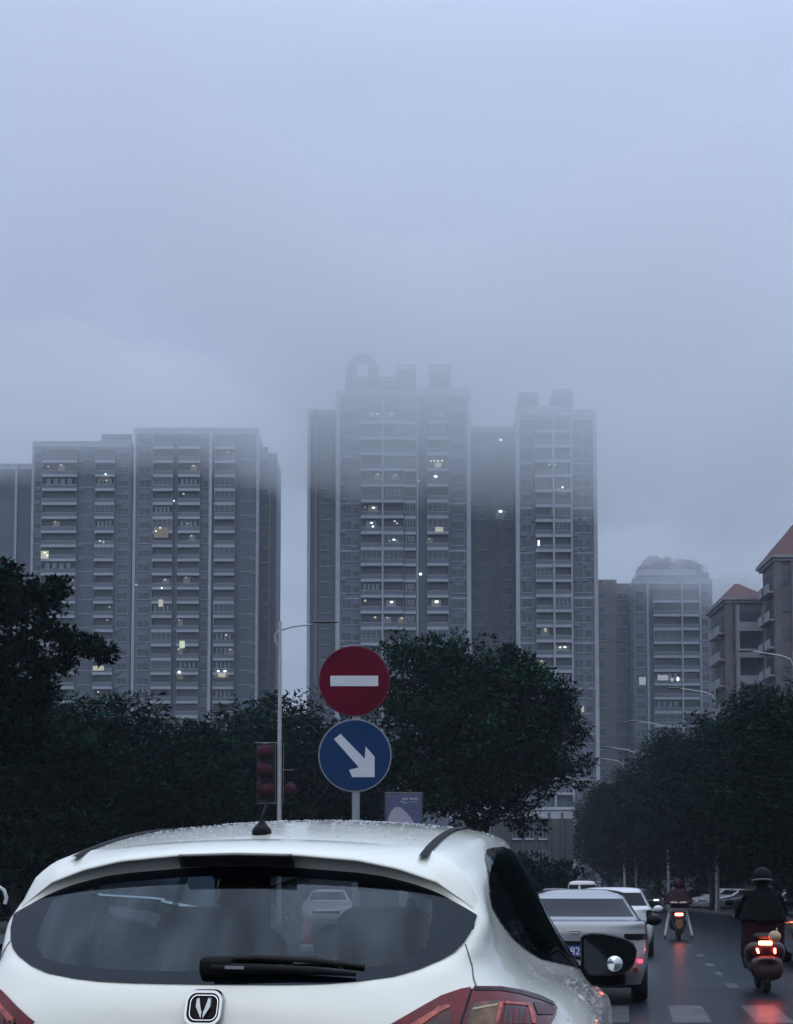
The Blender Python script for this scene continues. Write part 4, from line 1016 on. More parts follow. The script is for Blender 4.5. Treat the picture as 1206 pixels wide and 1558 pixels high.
# right hand row
rs=[list(make_tree('r%d'%i,10.5,4.0,1.3,30+i,1300,34,.18,.45,leaf_row,None,crad=.5,nl=13)) for i in range(3)]
row=[(15.2,44,0.76,'nearest street tree on the right, cut by the picture edge'),(16.6,55,0.9,'street tree in front of the red roofed houses, tallest of the right row'),(18.0,66,1.02,'street tree between the red roofed houses and the grey block'),(19.3,78,1.13,'street tree below the lamp with the clear arm, in front of the grey block'),(19.9,91,1.17,'street tree below the second clear lamp, in front of the grey block'),(20.4,104,1.2,'street tree at the left corner of the grey block'),(21.0,118,1.18,'street tree below the foot of the tall right tower'),(21.7,134,1.16,'last street tree of the right row where it meets the big middle tree'),(22.4,152,1.15,'faint farthest street tree at the end of the road')]
for i,(x,y,s,lb) in enumerate(row): place_tree(rs[i%3],'street_tree',lb,(x,y,.1),i*2.1,1,'street trees in the right hand row').scale=(1.36,1.36,s)
back=[(25,70,1.0),(28,84,1.1),(27,100,1.05),(31,114,1.1),(28,130,1.05),(33,98,1.1),(36,120,1.1)]
for i,(x,y,s) in enumerate(back): place_tree(rs[(i+1)%3],'street_tree','dark tree of the back row behind the parked cars',(x,y,0),i*1.3,s,'dark trees behind the parked cars')
# left: feathery trees
ls=[list(make_tree('l%d'%i,8.6,4.0,1.2,60+i,800,26,.30,.28,leaf_left,None,crad=.62,flat=.3,horiz=1,nl=11)) for i in range(3)]
lft=[(30,50,1.0,'feathery dark tree at the left edge below the overhanging branches'),(120,58,1.02,'feathery dark tree left of the lit window reflections, below the leftmost tower'),(215,52,1.0,'feathery dark tree in front of the seam between the two left towers'),(300,60,1.0,'feathery dark tree below the right end of the left towers'),(385,66,1.16,'feathery dark tree left of the lantern lamp'),(455,70,1.30,'feathery dark tree right behind the lantern lamp pole'),(520,76,1.15,'feathery dark tree hidden partly by the red sign')]
for i,(px,Y,s,lb) in enumerate(lft): place_tree(ls[i%3],'feathery_tree',lb,(X_(px,Y),Y,0),i*1.9,s,'feathery trees on the left')
# near left tree: trunk out of frame, branches with big leaf clumps reaching in
NY=34.0; nx=X_(-70,NY); k=NY/FPX
cl=[(0,885,30),(40,905,34),(75,915,22),(85,890,12),(20,930,40),(-40,900,60),(-60,960,70),(0,1000,45),(40,985,28),(70,960,18),(100,975,20),(135,985,18),(158,992,10),(60,1015,22),(95,1005,16),(20,1040,40),(-40,1060,60),(5,870,18),(60,1050,24),(30,1080,40),(-70,1120,80),(20,1130,60),(-60,850,40)]
cen=[]; crd=[]
g_=np.random.default_rng(5)
for a,b,r_ in cl:
    r_*=.86
    for _ in range(max(4,int(r_*.8))):
        d=g_.normal(size=3); d/=np.linalg.norm(d); f=g_.random()**.5; p=at(a,b,NY); cen.append((p.x-nx+d[0]*r_*k*f,d[1]*r_*k*f*1.1,p.z+d[2]*r_*k*f*.8)); crd.append(.28)
me=leaves_mesh('crown',cen,np.array(crd),26,.17,.55,leaf_left,.7,9)
mb_=MB()
top=at(-50,860,NY)
mb_.tube([(0,0,0),(.1,0,2.5),(0,.1,4.5),(top.x-nx,0,top.z)],[.26,.2,.16,.06],10)
for a,b in ((80,905),(150,988),(100,1000),(40,1010),(60,1060)):
    e=at(a,b,NY); mb_.tube([(0,0,Z_(b+70,NY)),((e.x-nx)*.5,.2,e.z-.35),(e.x-nx,0,e.z)],[.09,.05,.02],6)
t=thing('overhanging_tree','tree at the left edge with leafy branches reaching out over the towers','tree',(nx,NY,0)); mb_.build('trunk',bark,t,smooth=True)
c=bpy.data.objects.new('crown',me); C.objects.link(c); c.parent=t
# shrubs along the left verge and the median closing the view under the trees
shr=[]
g_=np.random.default_rng(3)
lobs=[(0,0,1.2,2.4,1.0,1.3),(1.4,.2,1.0,1.6,.9,1.0),(-1.5,-.1,1.1,1.6,.9,1.2)]
sm_=leaves_mesh('foliage',crown_centers(lobs,260,g_),np.full(260,.45),24,.24,.45,leaf_left,.8,4)
def shrub(label,loc,s,rz,grp):
    t=thing('shrub',label,'shrub',loc,rz,grp); t.scale=(s,s*.9,s)
    o=bpy.data.objects.new('foliage',sm_); C.objects.link(o); o.parent=t
    MB().tube([(0,0,0),(0,0,1.2)],[.08,.04],6).tube([(.1,0,0),(1,.1,1.1)],[.06,.03],6).tube([(-.1,0,0),(-1,.1,1.1)],[.06,.03],6).build('stem',bark,t)
for i,px in enumerate((-20,70,160,250,335)):
    Y=66+4*(i%2); shrub('dark verge shrub under the feathery trees on the left',(X_(px,Y),Y,0),1.35,i*.7*0,'verge shrubs on the left')
for i,px in enumerate((560,640,730,800)):
    Y=72+5*(i%2); shrub('dark shrub under the large middle tree',(X_(px,Y),Y,.1),1.25,0,'shrubs under the middle tree')
for i,(x,y) in enumerate(((24,78),(29,92),(33,106),(37,112),(26,122),(30,88))):
    shrub('dark shrub behind the parked cars',(x+3,y+12,0),1.3,.4*i,'shrubs behind the parked cars')
#TOWERS
HAZE=.00042; CLOUD=.025; SUNE=.25; EXPO=0; SKYS=1.0
SKY=((.240,.31,.465),(.265,.335,.495),(.355,.435,.645),(.525,.625,.885),(1.36,1.58,2.1)); BACK=(1.08,1.05,.93)
# ------------------------------------------------------------------ towers
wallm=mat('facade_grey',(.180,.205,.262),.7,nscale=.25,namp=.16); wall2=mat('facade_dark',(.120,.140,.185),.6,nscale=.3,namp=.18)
trim=mat('facade_light_trim',(.46,.48,.55),.6,nscale=.6,namp=.12); pinkw=mat('facade_pinkish',(.215,.185,.205),.7,nscale=.3,namp=.14)
wing_=mat('window_pane',(.06,.072,.096),.15,spec=.6); railm=mat('balcony_rail',(.135,.157,.2),.35); frame_=mat('window_frame',(.25,.27,.32),.5); paleb=mat('pale_block_wall',(.22,.215,.225),.7,nscale=.3,namp=.15)
hwall=mat('house_wall',(.125,.112,.13),.75,nscale=.4,namp=.2); htrim=mat('house_trim',(.26,.26,.30),.6,nscale=.6,namp=.15)
tile=mat('red_roof_tile',(.095,.040,.042),.7,nscale=2,namp=.25,bump=.4,bscale=12)
lampw=mat('ceiling_lamp_cool',(.9,.95,1),.4,emit=(.85,.97,1.0),es=2.0); lampy=mat('ceiling_lamp_warm',(1,.9,.7),.4,emit=(1,.80,.50),es=2.2)
faint1=mat('faint_lamp_warm',(.9,.8,.6),.4,emit=(1,.86,.66),es=.5); faint2=mat('faint_lamp_cool',(.9,.9,.9),.4,emit=(.88,.95,1),es=.55)
glow1=mat('lamp_glow_warm',(.25,.23,.2),.5,emit=(1,.90,.74),es=.07); glow2=mat('lamp_glow_cool',(.2,.22,.24),.5,emit=(.8,.93,1),es=.06)
roomw=mat('lit_room_window',(.4,.4,.35),.4,emit=(1,.93,.72),es=.32)
class Tower:
    def __init__(s,name,label,px,Y,cat='apartment tower',group=None):
        s.Y=Y; s.X0=X_(px,Y); s.t=thing(name,label,cat,(s.X0,Y,0),0,group); s.wallb=MB(); s.nb=0
    def x(s,px): return X_(px,s.Y)-s.X0
    def z(s,py): return Z_(py,s.Y)
    def mass(s,p0,p1,py,m,y0=0,d=16,name='wall',par=0.9):
        z=s.z(py); mb_=MB().box(s.x(p0),s.x(p1),y0,y0+d,0,z-par)
        o=mb_.build(name,m,s.t)
        # parapet with coping
        a,b=s.x(p0),s.x(p1)
        q=MB(); w=.3
        q.box(a+.02,b-.02,y0+.02,y0+w,z-par+.001,z).box(a+.02,b-.02,y0+d-w,y0+d-.02,z-par+.001,z).box(a+.02,a+w,y0+w,y0+d-w,z-par+.001,z).box(b-w,b-.02,y0+w,y0+d-w,z-par+.001,z)
        q.box(a-.15,b+.15,y0-.15,y0+w+.05,z+.002,z+.28)
        q.build('parapet',trim if m!=pinkw else paleb,s.t); return o
    def pier(s,p0,p1,py,y0=-.55,y1=-.003,m=None): MB().box(s.x(p0),s.x(p1),y0,y1,0,s.z(py)).build('pilaster',m or trim,s.t,bevel=.06)
    def col(s,p0,p1,ztop,n,fh=3.0,proj=1.35,y0=0,div=0,encl=.25,seed=0,band=.52,single=None):
        """a column of n balconies hanging down from ztop"""
        g_=np.random.default_rng(seed); a,b=s.x(p0),s.x(p1); w=b-a
        MB().box(a+.05,b-.05,y0-.045,y0-.004,ztop-n*fh,ztop).build('balcony_doors',wing_,s.t)
        A_=MB().box(0,w,-proj,-.05,-.02,.16).box(0,w,-proj-.04,-proj+.1,-.25,.30,0)
        A_.box(0,w,-proj+.02,-proj+.06,.31,1.08,1).box(0,w,-proj-.01,-proj+.08,1.082,1.15,0)
        for i in range(div): 
            xx=w*(i+1)/(div+1); A_.box(xx-.06,xx+.06,-proj-.07,-.06,.301,fh-.3,0)
        A_.box(-.0,.10,-proj+.1,-.06,.17,fh-.26,1).box(w-.10,w,-proj+.1,-.06,.17,fh-.26,1)
        B_=MB(); B_.v=list(A_.v); B_.f=list(A_.f); B_.m=list(A_.m)
        B_.box(.12,w-.12,-proj+.12,-proj+.16,1.16,fh-.27,2)
        for i in range(5): xx=.08+(w-.16)*i/4; B_.box(xx-.06,xx+.06,-proj+.02,-proj+.11,1.16,fh-.262,3)
        B_.box(.10,w-.10,-proj+.01,-proj+.1,fh-.42,fh-.264,3).box(.15,w-.15,-proj+.03,-proj+.1,1.55,1.63,3)
        C_=MB(); C_.v=list(A_.v); C_.f=list(A_.f); C_.m=list(A_.m)      # laundry and curtains
        for i in range(4): xx=w*(.12+.2*i); C_.box(xx,xx+w*.12,-.9,-.86,1.2+.2*(i%2),2.5,3)
        C_.bar((.1,-.88,2.52),(w-.1,-.88,2.52),.03,.03,0)
        ms=[trim,railm,wing_,frame_]; src=[None]*3
        for k in range(n):
            if s.nb>=100: break
            v=0
            if g_.random()<encl: v=1 if g_.random()<.55 else 2
            if src[v] is None: o=(A_,B_,C_)[v].build('balcony',ms,s.t); src[v]=o.data
            else: o=bpy.data.objects.new('balcony',src[v]); C.objects.link(o); o.parent=s.t
            o.location=(a,y0,ztop-(k+1)*fh); s.nb+=1
    nw=0
    def wins(s,p0,p1,ztop,n,fh=3.0,h=1.5,y0=0,sill=.9,mull=1):
        a,b=s.x(p0),s.x(p1); w=b-a
        A_=MB().box(.06,w-.06,-.03,-.005,.06,h-.06,1)
        for q in ((0,.06,0,h),(w-.06,w,0,h),(.06,w-.06,0,.06),(.06,w-.06,h-.06,h)): A_.box(q[0],q[1],-.10,-.004,q[2],q[3],0)
        for i in range(mull): xx=w*(i+1)/(mull+1); A_.box(xx-.035,xx+.035,-.08,-.031,.061,h-.061,0)
        A_.box(-.08,w+.08,-.22,-.004,-.12,-.002,2); d=None
        for k in range(n):
            if s.nw>=100: break
            if d is None: o=A_.build('window',[frame_,wing_,trim],s.t); d=o.data
            else: o=bpy.data.objects.new('window',d); C.objects.link(o); o.parent=s.t
            o.location=(a,y0,ztop-(k+1)*fh+sill); s.nw+=1
    def units(s,cols,ztop,n,fh,y0=0,seed=0):
        g_=np.random.default_rng(seed); d=None
        for k in range(n):
            for c in cols:
                if g_.random()<.38:
                    if d is None: o=MB().box(0,.95,-.42,-.01,0,.65,0).box(.1,.85,-.435,-.421,.08,.57,1).build('air_conditioner',[mat('ac_casing',(.34,.35,.37),.6),railm],s.t); d=o.data
                    else: o=bpy.data.objects.new('air_conditioner',d); C.objects.link(o); o.parent=s.t
                    o.location=(s.x(c),y0,ztop-(k+1)*fh+.08+.1*g_.random())
    def light(s,px,py,w=3,h=2.6,m=None,y=-1.7):
        p=at(px,py,s.Y+y); q=s.Y/FPX
        MB().ell((p.x-s.X0,y,p.z),(w*q*.40,.10,h*q*.40),8,6).build('ceiling_lamp',m or lampw,s.t,smooth=True)
        if w>3.2 and m is not roomw: b=at(px,py,s.Y); MB().box(b.x-s.X0-1.0,b.x-s.X0+.8,-.058,-.046,b.z-1.5,b.z+.4).build('lit_window_glow',(glow1,glow2)[int(px)%2],s.t)  # dim emitting panel added behind the lamp to suggest its spill
    def sparks(s,cols,ztop,n,fh,count,seed):
        g_=np.random.default_rng(seed)
        for _ in range(count):
            a,b=cols[g_.integers(len(cols))]; k=g_.integers(n); x_=s.x(a+(b-a)*g_.random()); z_=ztop-(k+1)*fh+1.9+.5*g_.random(); r_=.11+.10*g_.random()
            MB().ell((x_,-.75-.3*g_.random(),z_),(r_*1.3,.06,r_),8,6).build('ceiling_lamp',(faint1,faint2)[g_.integers(2)],s.t,smooth=True)
            if g_.random()<.5: MB().box(x_-.7,x_+.7,-.058,-.046,z_-1.3,z_+.3).build('lit_window_glow',(glow1,glow2)[g_.integers(2)],s.t)  # added glow panel behind some of these extra random lamps
    def room(s,p0,p1,q0,q1,y=-1.5,m=None):
        a=at(p0,q1,s.Y+y); b=at(p1,q0,s.Y+y); MB().box(a.x-s.X0,b.x-s.X0,y,y+.05,a.z,b.z).build('lit_window_glow',m or roomw,s.t)
    def band(s,p0,p1,ztop,n,step,y0=-.14,h=.3,m=None):
        for k in range(n): MB().box(s.x(p0),s.x(p1),y0,-.002,ztop-step*k-h,ztop-step*k).build('floor_band',m or trim,s.t)
# --- left pair
T=Tower('apartment_tower','grey apartment tower at far left, lower of the joined pair, flat roof box on top',115,300,group='grey apartment towers')
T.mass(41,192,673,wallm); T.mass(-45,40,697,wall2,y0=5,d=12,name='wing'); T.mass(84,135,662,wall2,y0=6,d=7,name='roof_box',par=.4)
z0=T.z(690); fh=(T.z(706.5)-T.z(791.5))/4
T.pier(38.5,42.5,673); T.pier(3,7,697,4.4,4.997); T.pier(191,194,675,-.3,-.003,wall2); T.pier(-42,-38,697,4.4,4.997)
T.col(56,110,T.z(684),26,fh,encl=.2,seed=1); T.col(138,168,T.z(684),26,fh,encl=.35,seed=2)
T.wins(113,134,T.z(684),26,fh,1.6); T.wins(44,54,T.z(684),26,fh,1.3,mull=0); T.wins(172,188,T.z(684),26,fh,1.4)
MB().box(T.x(112),T.x(135),-.12,-.004,0,T.z(680)).build('recess_shade_panel',wall2,T.t)  # proud dark panel: its colour stands in for a shaded recess
MB().box(T.x(144),T.x(191),.5,.9,T.z(673)+.3,T.z(673)+1.9).build('roof_rail',railm,T.t)
T.light(160.5,721.5,3.4,3.4); T.light(68,841,2.6,3,lampy); T.light(71.5,845,2.6,2.6,lampy); T.light(152,823,2.5,2); T.light(157.5,825,4,5,roomw); T.room(62,74,838,850); T.light(64,1071,3,2.5); T.light(149,1053,3,2.4)
T.room(141,158,1013,1020,m=roomw)
T.sparks(((57,109),(139,167)),T.z(684),16,fh,13,32); T.units((44,112,135,170),T.z(684),22,fh,seed=22)
T=Tower('apartment_tower','grey apartment tower left of the lantern lamp, taller of the joined pair',295,300,group='grey apartment towers')
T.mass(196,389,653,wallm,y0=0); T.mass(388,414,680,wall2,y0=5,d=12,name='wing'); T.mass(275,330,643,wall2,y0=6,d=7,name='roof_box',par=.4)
T.pier(195.5,200,656); T.pier(314,318.5,660,-1.6); T.pier(386,390,657); T.pier(402,406,682,4.4,4.997,pinkw); T.pier(411.5,414.5,682,4.6,4.997,wall2)
ft=T.z(663)
T.col(227,258,ft,25,fh,encl=.4,seed=3); T.col(266,300,ft,25,fh,encl=.35,seed=4); T.col(322,354,ft,25,fh,encl=.45,seed=5)
MB().box(T.x(258.5),T.x(265.5),-.25,-.004,0,ft).build('recess_shade_panel',wall2,T.t); MB().box(T.x(356),T.x(385),-.1,-.004,0,ft).build('wall_panel',wall2,T.t)  # first panel's darker colour paints the shade of a gap
T.wins(204,222,ft,25,fh,1.5); T.wins(302,312,ft,25,fh,1.4,mull=0); T.wins(362,380,ft,25,fh,1.5); T.wins(391,401,ft,25,fh,1.2,y0=5,mull=0)
for a_,w_,h_,m_ in ((265,3,3,lampw),(240,3,2.4,lampy),):
    pass
T.light(264.5,762,3,3); T.light(243.5,803,3,2.4,lampy); T.light(237,808,3,2.4,lampy); T.room(234,256,803,818,m=mat('dim_room',(.2,.17,.15),.5,emit=(1,.8,.6),es=.07)); T.light(207,889.5,5,4,roomw); T.light(246,894.5,3,3)
T.room(241,248,912,923); T.room(273,281,975,986,m=mat('green_room',(.4,.45,.3),.5,emit=(.9,1,.7),es=.55)); T.light(272.5,1022.5,5.5,5); T.light(332,1021,5,3); T.light(342,1021,6,3.6); T.room(332,343,1024,1030,m=roomw)
T.sparks(((228,257),(267,299),(323,353)),ft,17,fh,15,31); T.units((222.5,258.5,312,378),ft,22,fh,seed=21)
# --- centre tower with link and right tower
T=Tower('apartment_tower','tallest grey tower behind the traffic signs, arch and roof frames dissolving in cloud',613,275,group='grey apartment towers')
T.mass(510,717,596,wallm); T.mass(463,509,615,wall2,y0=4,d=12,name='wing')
T.pier(509,516,597); T.pier(711.5,718,597); T.pier(580.5,583,612,-1.7); T.pier(634,636.5,612,-.8,-.003); T.pier(463,468,616,3.4,3.997); T.pier(475,479,616,3.4,3.997,pinkw); T.pier(505,508,616,3.5,3.997,wall2)
fh=(T.z(694)-T.z(958))/11; ft=T.z(611+11.5)
T.col(548,581,ft,25,fh,encl=.3,seed=6); T.col(582.5,614,ft,25,fh,encl=.4,seed=7); T.col(650,683,ft,25,fh,encl=.45,seed=8); T.col(615,633,ft,25,fh,proj=.9,encl=.75,seed=9)
MB().box(T.x(636.6),T.x(649),-.2,-.004,0,ft).build('recess_shade_panel',wall2,T.t)  # no real hollow here: recess shade is put into the panel colour
T.wins(519,533,ft,25,fh,1.6); T.wins(535,546,ft,25,fh,1.2,mull=0); T.wins(688,708,ft,25,fh,1.6); T.wins(484,500,ft,25,fh,1.2,y0=4,mull=0)
T.band(516,546,ft,9,fh*3); T.band(684,711.5,ft,9,fh*3)
T.sparks(((549,580),(583,613),(651,682)),ft,16,fh,14,33); T.units((517,533,685,706),ft,22,fh,seed=23)
# roof: arch, frames
zr0=T.z(596)
def arch(T,p0,p1,ptop,y,m,w=.9):
    a,b=T.x(p0),T.x(p1); r_=(b-a)/2; zt=T.z(ptop); z1=zt-r_
    pts=[(a,y,zr0-.5),(a,y,z1)]+[((a+b)/2-r_*math.cos(t),y,z1+r_*math.sin(t)) for t in np.linspace(.2,math.pi-.2,12)]+[(b,y,z1),(b,y,zr0-.5)]
    b_=MB()
    for i in range(len(pts)-1): b_.bar(pts[i],pts[i+1],2.2,w)
    return b_.build('roof_arch',m,T.t)
arch(T,532,567,536,3,wall2,1.1); MB().box(T.x(541),T.x(558),4,8,zr0-.8,T.z(562)).build('roof_cabin',wallm,T.t)
def frame_block(T,p0,p1,ptop,y,d,m,nx=4,nz=3,name='roof_frame',zb=None):
    a,b=T.x(p0),T.x(p1); zb=zr0-.8 if zb is None else zb; zt=T.z(ptop); b_=MB()
    for yy in (y,y+d):
        for i in range(nx): xx=a+(b-a)*i/(nx-1); b_.box(xx-.22,xx+.22,yy-.2,yy+.2,zb,zt)
        for j in range(nz): z_=zb+(zt-zb)*(j+1)/nz; b_.box(a-.22,b+.22,yy-.25,yy+.25,z_-.25,z_+.01)
    b_.box(a,b,y+.3,y+d-.3,zb,zb+(zt-zb)*.9)
    return b_.build(name,m,T.t)
frame_block(T,573,632,566,3,6,wall2); frame_block(T,604,632,545,3.6,4.5,wall2,3,4); frame_block(T,656,686,547,3,5,wall2,4,4); MB().tube([(T.x(688.5),4,zr0-.6),(T.x(688.5),4,T.z(543))],.14,6).build('mast',pinkw,T.t)
frame_block(T,640,712,586,2,8,trim,6,2)
for q in ((596,630,3.4,3.4,lampw),(565,629.5,5,2,lampw),(574,629.5,6,2.2,lampw),(655,701.5,3,2.6,lampy),(660,701,3,2.6,lampy),(666,701.5,4,2.6,lampy),(672,701,4,2.6,lampy),(662.5,725,7.5,5,lampw),(555,772,3,3,roomw),(568,772.5,6,3,lampw),(565,795.5,5,3,lampw),(567,801,4,4,lampw),(599,821,6,3,lampw),(593,823,3,3,roomw),(603,823,3,3,roomw),(639.5,873.5,6,5,lampw),(637,731.5,4,4,roomw),(597,725.5,8,2,roomw),(595.5,916,6,4,lampw),(664,915.5,8,5,lampw)): T.light(*q)
T.room(661,671,704,711,m=lampy if False else roomw); T.room(662,674,802,809,m=roomw)
T=Tower('apartment_tower','narrow dark recessed tower joining the two tall right towers',753,284,group='grey apartment towers')
T.mass(717,791,651,wall2,d=12); fl=3.05
for a_,b_ in ((746,748.5),(755,757),(763,765)): T.pier(a_,b_,655,-.35,-.003,wallm)
T.wins(724,740,T.z(660),24,fl,1.3); T.wins(768,782,T.z(660),24,fl,1.4); T.band(757,790,T.z(664),12,fl*2,m=wallm)
T.light(761.5,669.5,7,4); T.light(761,778,7.5,5.5); T.light(768,779,5,2,roomw)
T=Tower('apartment_tower','tall grey tower right of the recessed one, light corner edge and roof frames in cloud',851,275,group='grey apartment towers')
T.mass(790,911,625,wallm); T.mass(800,870,613,wallm,y0=3,d=9,name='roof_storey')
T.pier(787,793.5,627); T.pier(907.5,913.5,627); T.pier(843.6,846.4,640,-1.75); T.pier(871.5,874,640,-1.4)
fh=(T.z(660)-T.z(932))/12; ft=T.z(637)
T.col(817,844,ft,25,fh,encl=.3,seed=11); T.col(846,872,ft,25,fh,encl=.3,seed=12)
T.wins(797,812,ft,25,fh,1.6); T.wins(878,890,ft,25,fh,1.6); T.wins(893,904,ft,25,fh,1.5,mull=0); T.band(793.6,816,ft,9,fh*3); T.band(873,907.4,ft,9,fh*3)
T.sparks(((818,843),(847,871)),ft,20,fh,11,34); T.units((795,812,875,890),ft,22,fh,seed=24)
zr0=T.z(613); frame_block(T,797,825,587,4,5,wall2,4,3); frame_block(T,851,880,582,4,5,wall2,5,4,zb=T.z(625)); frame_block(T,870,911,617,3,7,trim,4,2,zb=T.z(625)-.6)
T.light(855.5,741.5,4,4); T.light(849,744,4,4,roomw); T.room(818,820.5,822,830,m=lampw); T.light(852,985,4,2.6); T.light(859,984.5,6,2.8); T.room(883,888,1074,1084)
# --- right hand grey block with leafy roof
T=Tower('apartment_block','mid height grey block with curved roof pergola between tall tower and red roofed houses',1000,322,'apartment block')
T.mass(968,1090,882,wallm,d=14); T.mass(914,968,881,pinkw,y0=6,d=16,name='wing'); T.mass(978,1070,866,wallm,y0=2,d=9,name='roof_storey')
MB().box(T.x(948),T.x(967),5.7,5.997,0,T.z(935)).build('recess_shade_panel',wall2,T.t)  # flat panel on the wing, coloured dark as recess shade
zr0=T.z(866); arch(T,992,1040,852,4,pinkw,.8); arch(T,1036,1066,856,4,pinkw,.8); frame_block(T,982,996,856,4,3,pinkw,3,2)
fh=(T.z(920)-T.z(1088))/8; ft=T.z(896)
T.col(997,1040,ft,18,fh,encl=.3,seed=13); T.col(1042,1067,ft,18,fh,encl=.35,seed=14)
T.wins(971,984,ft,18,fh,1.7); T.wins(1072.5,1083,ft,18,fh,1.6); T.wins(920,930,T.z(890),18,fh,1.5,y0=6,mull=0); T.wins(950,964,T.z(890),18,fh,1.4,y0=5.69,mull=0)
T.pier(988,991,884); T.pier(1040,1042,884,-1.6); T.pier(1069,1071.5,884); T.pier(914,918,882,5.4,5.997,pinkw)
T.light(1022,1034,6,8,roomw); T.light(1031,1033,5,8,lampw); T.room(1000,1016,1027,1035,m=mat('dim_room2',(.4,.42,.45),.5,emit=(.9,.95,1),es=.22)); T.room(972,982,1030,1042,m=mat('dim_room2',(0,0,0)))
# leafy roof planting of that block
for a_,b_,c_ in ((1006,23,5.0),(1048,20,4.2)):
    MB().lathe([(b_*322/FPX*math.cos(t),c_*math.sin(t)) for t in np.linspace(0,1.5,8)],(T.x(a_),6,zr0-.4),n=20).build('roof_dome',pinkw,T.t,smooth=50)
frame_block(T,1069,1086,868,2,6,wallm,3,2,zb=T.z(882)-.8); frame_block(T,920,948,872,7,5,pinkw,4,2,zb=T.z(881)-.6)
g_=np.random.default_rng(8); cen=[];
for a,b,r_ in ((1000,858,9),(1012,853,8),(1040,855,9),(1052,858,8),(1062,862,6),(985,862,6)):
    for _ in range(8): p=at(a,b,326); d=g_.normal(size=3); d/=np.linalg.norm(d); k=326/FPX; cen.append((p.x-T.X0+d[0]*r_*k*.8,2+3*g_.random(),p.z-.6+d[2]*r_*k*.45))
me=leaves_mesh('roof_planting',cen,np.full(len(cen),1.0),50,.42,.5,leafmat('roof_shrub_leaf',(.02,.022,.022),(.06,.06,.055)),.8,12); o=bpy.data.objects.new('roof_planting',me); C.objects.link(o); o.parent=T.t
T=Tower('apartment_block','pale hazy block peeping between the grey block and the red roofed houses',1125,372,'apartment block')
T.mass(1096,1165,882,paleb,d=16); T.mass(1108,1150,872,paleb,y0=3,d=8,name='roof_storey',par=.5); T.wins(1100,1110,T.z(890),8,3,1.6); T.wins(1116,1126,T.z(890),8,3,1.6)
# --- red roofed houses
def house(label,p0,p1,peave,papex,Y,depth,nfl,p_ov=6):
    T=Tower('red_roofed_block',label,(p0+p1)/2,Y,'apartment block',group='red roofed blocks')
    a,b=T.x(p0),T.x(p1); ze=T.z(peave); za=T.z(papex); ov=p_ov*Y/FPX
    MB().box(a,b,0,depth,0,ze-.004).build('wall',hwall,T.t)
    MB().box(a-ov,b+ov,-ov,depth+ov,ze,ze+.35).box(a-ov*.6,b+ov*.6,-ov*.6,depth+ov*.6,ze-.3,ze-.005).build('eaves',htrim,T.t,bevel=.05)
    ix=min((b-a)/2,depth/2)*.92; e0=ze+.36
    vs=[(a-ov,-ov,e0),(b+ov,-ov,e0),(b+ov,depth+ov,e0),(a-ov,depth+ov,e0),(a+ix,depth/2,za),(b-ix+.1,depth/2,za)]
    MB().add(vs,[(0,1,5,4),(1,2,5),(2,3,4,5),(3,0,4),(3,2,1,0)]).build('roof',tile,T.t)
    fh=3.15
    for k in range(nfl):
        z=ze-.6-fh*(k+1)
        if z<1: break
        w=b-a; m=MB().box(a+w*.22,b-w*.04,-1.5,-.05,z-.12,z+.08).box(a+w*.22,b-w*.04,-1.5,-1.38,z+.081,z+.95).box(a+w*.20,a+w*.245,-1.55,-.05,z-.2,z+fh-.2).box(b-w*.06,b-w*.02,-1.55,-.05,z-.2,z+fh-.2)
        m.build('balcony',[htrim],T.t,bevel=.03)
        MB().box(a+w*.27,b-w*.1,-.05,-.004,z+.1,z+2.5).build('balcony_doors',wing_,T.t)
        MB().box(a+w*.05,a+w*.17,-.12,-.004,z+.9,z+2.3).build('window',wing_,T.t)
        for yy in (depth*.25,depth*.6):
            o=MB().box(a-.9,a-.004,yy-1.3,yy+1.3,z-.05,z+.14).box(a-.9,a-.8,yy-1.3,yy+1.3,z+.141,z+1.0).build('side_balcony',htrim,T.t)
            MB().box(a-.06,a-.004,yy-1.1,yy+1.1,z+.2,z+2.4).build('window',wing_,T.t)
    MB().box(a-.25,a+.5,-.25,.5,0,ze-.31).build('pilaster',hwall,T.t); MB().box(a+(b-a)*.19,a+(b-a)*.26,-.3,-.003,0,ze-.31).build('pilaster',hwall,T.t)
    return T
house('red roofed block cut by the right picture edge, higher of the stepped pair',1189,1300,850,788,160,6,11,9)
house('lower red roofed block left of the taller one, above the street trees',1113,1168,914,876,169,9,10,8)
# low pale building glimpsed under the big tree
lowm=mat('dim_block_wall',(.075,.082,.09),.75,nscale=.3,namp=.2)
T=Tower('low_building','low pale building glimpsed below the right side of the big tree',780,150,'building')
T.mass(690,872,1232,lowm,d=14)
for i in range(9): T.pier(694+i*20,697+i*20,1236,-.4,m=lowm)
T.wins(700,712,T.z(1245),3,3.0,1.8); T.wins(740,752,T.z(1245),3,3.0,1.8); T.wins(780,792,T.z(1245),3,3.0,1.8); T.wins(800,812,T.z(1245),3,3.0,1.8); T.wins(820,832,T.z(1245),3,3.0,1.8)

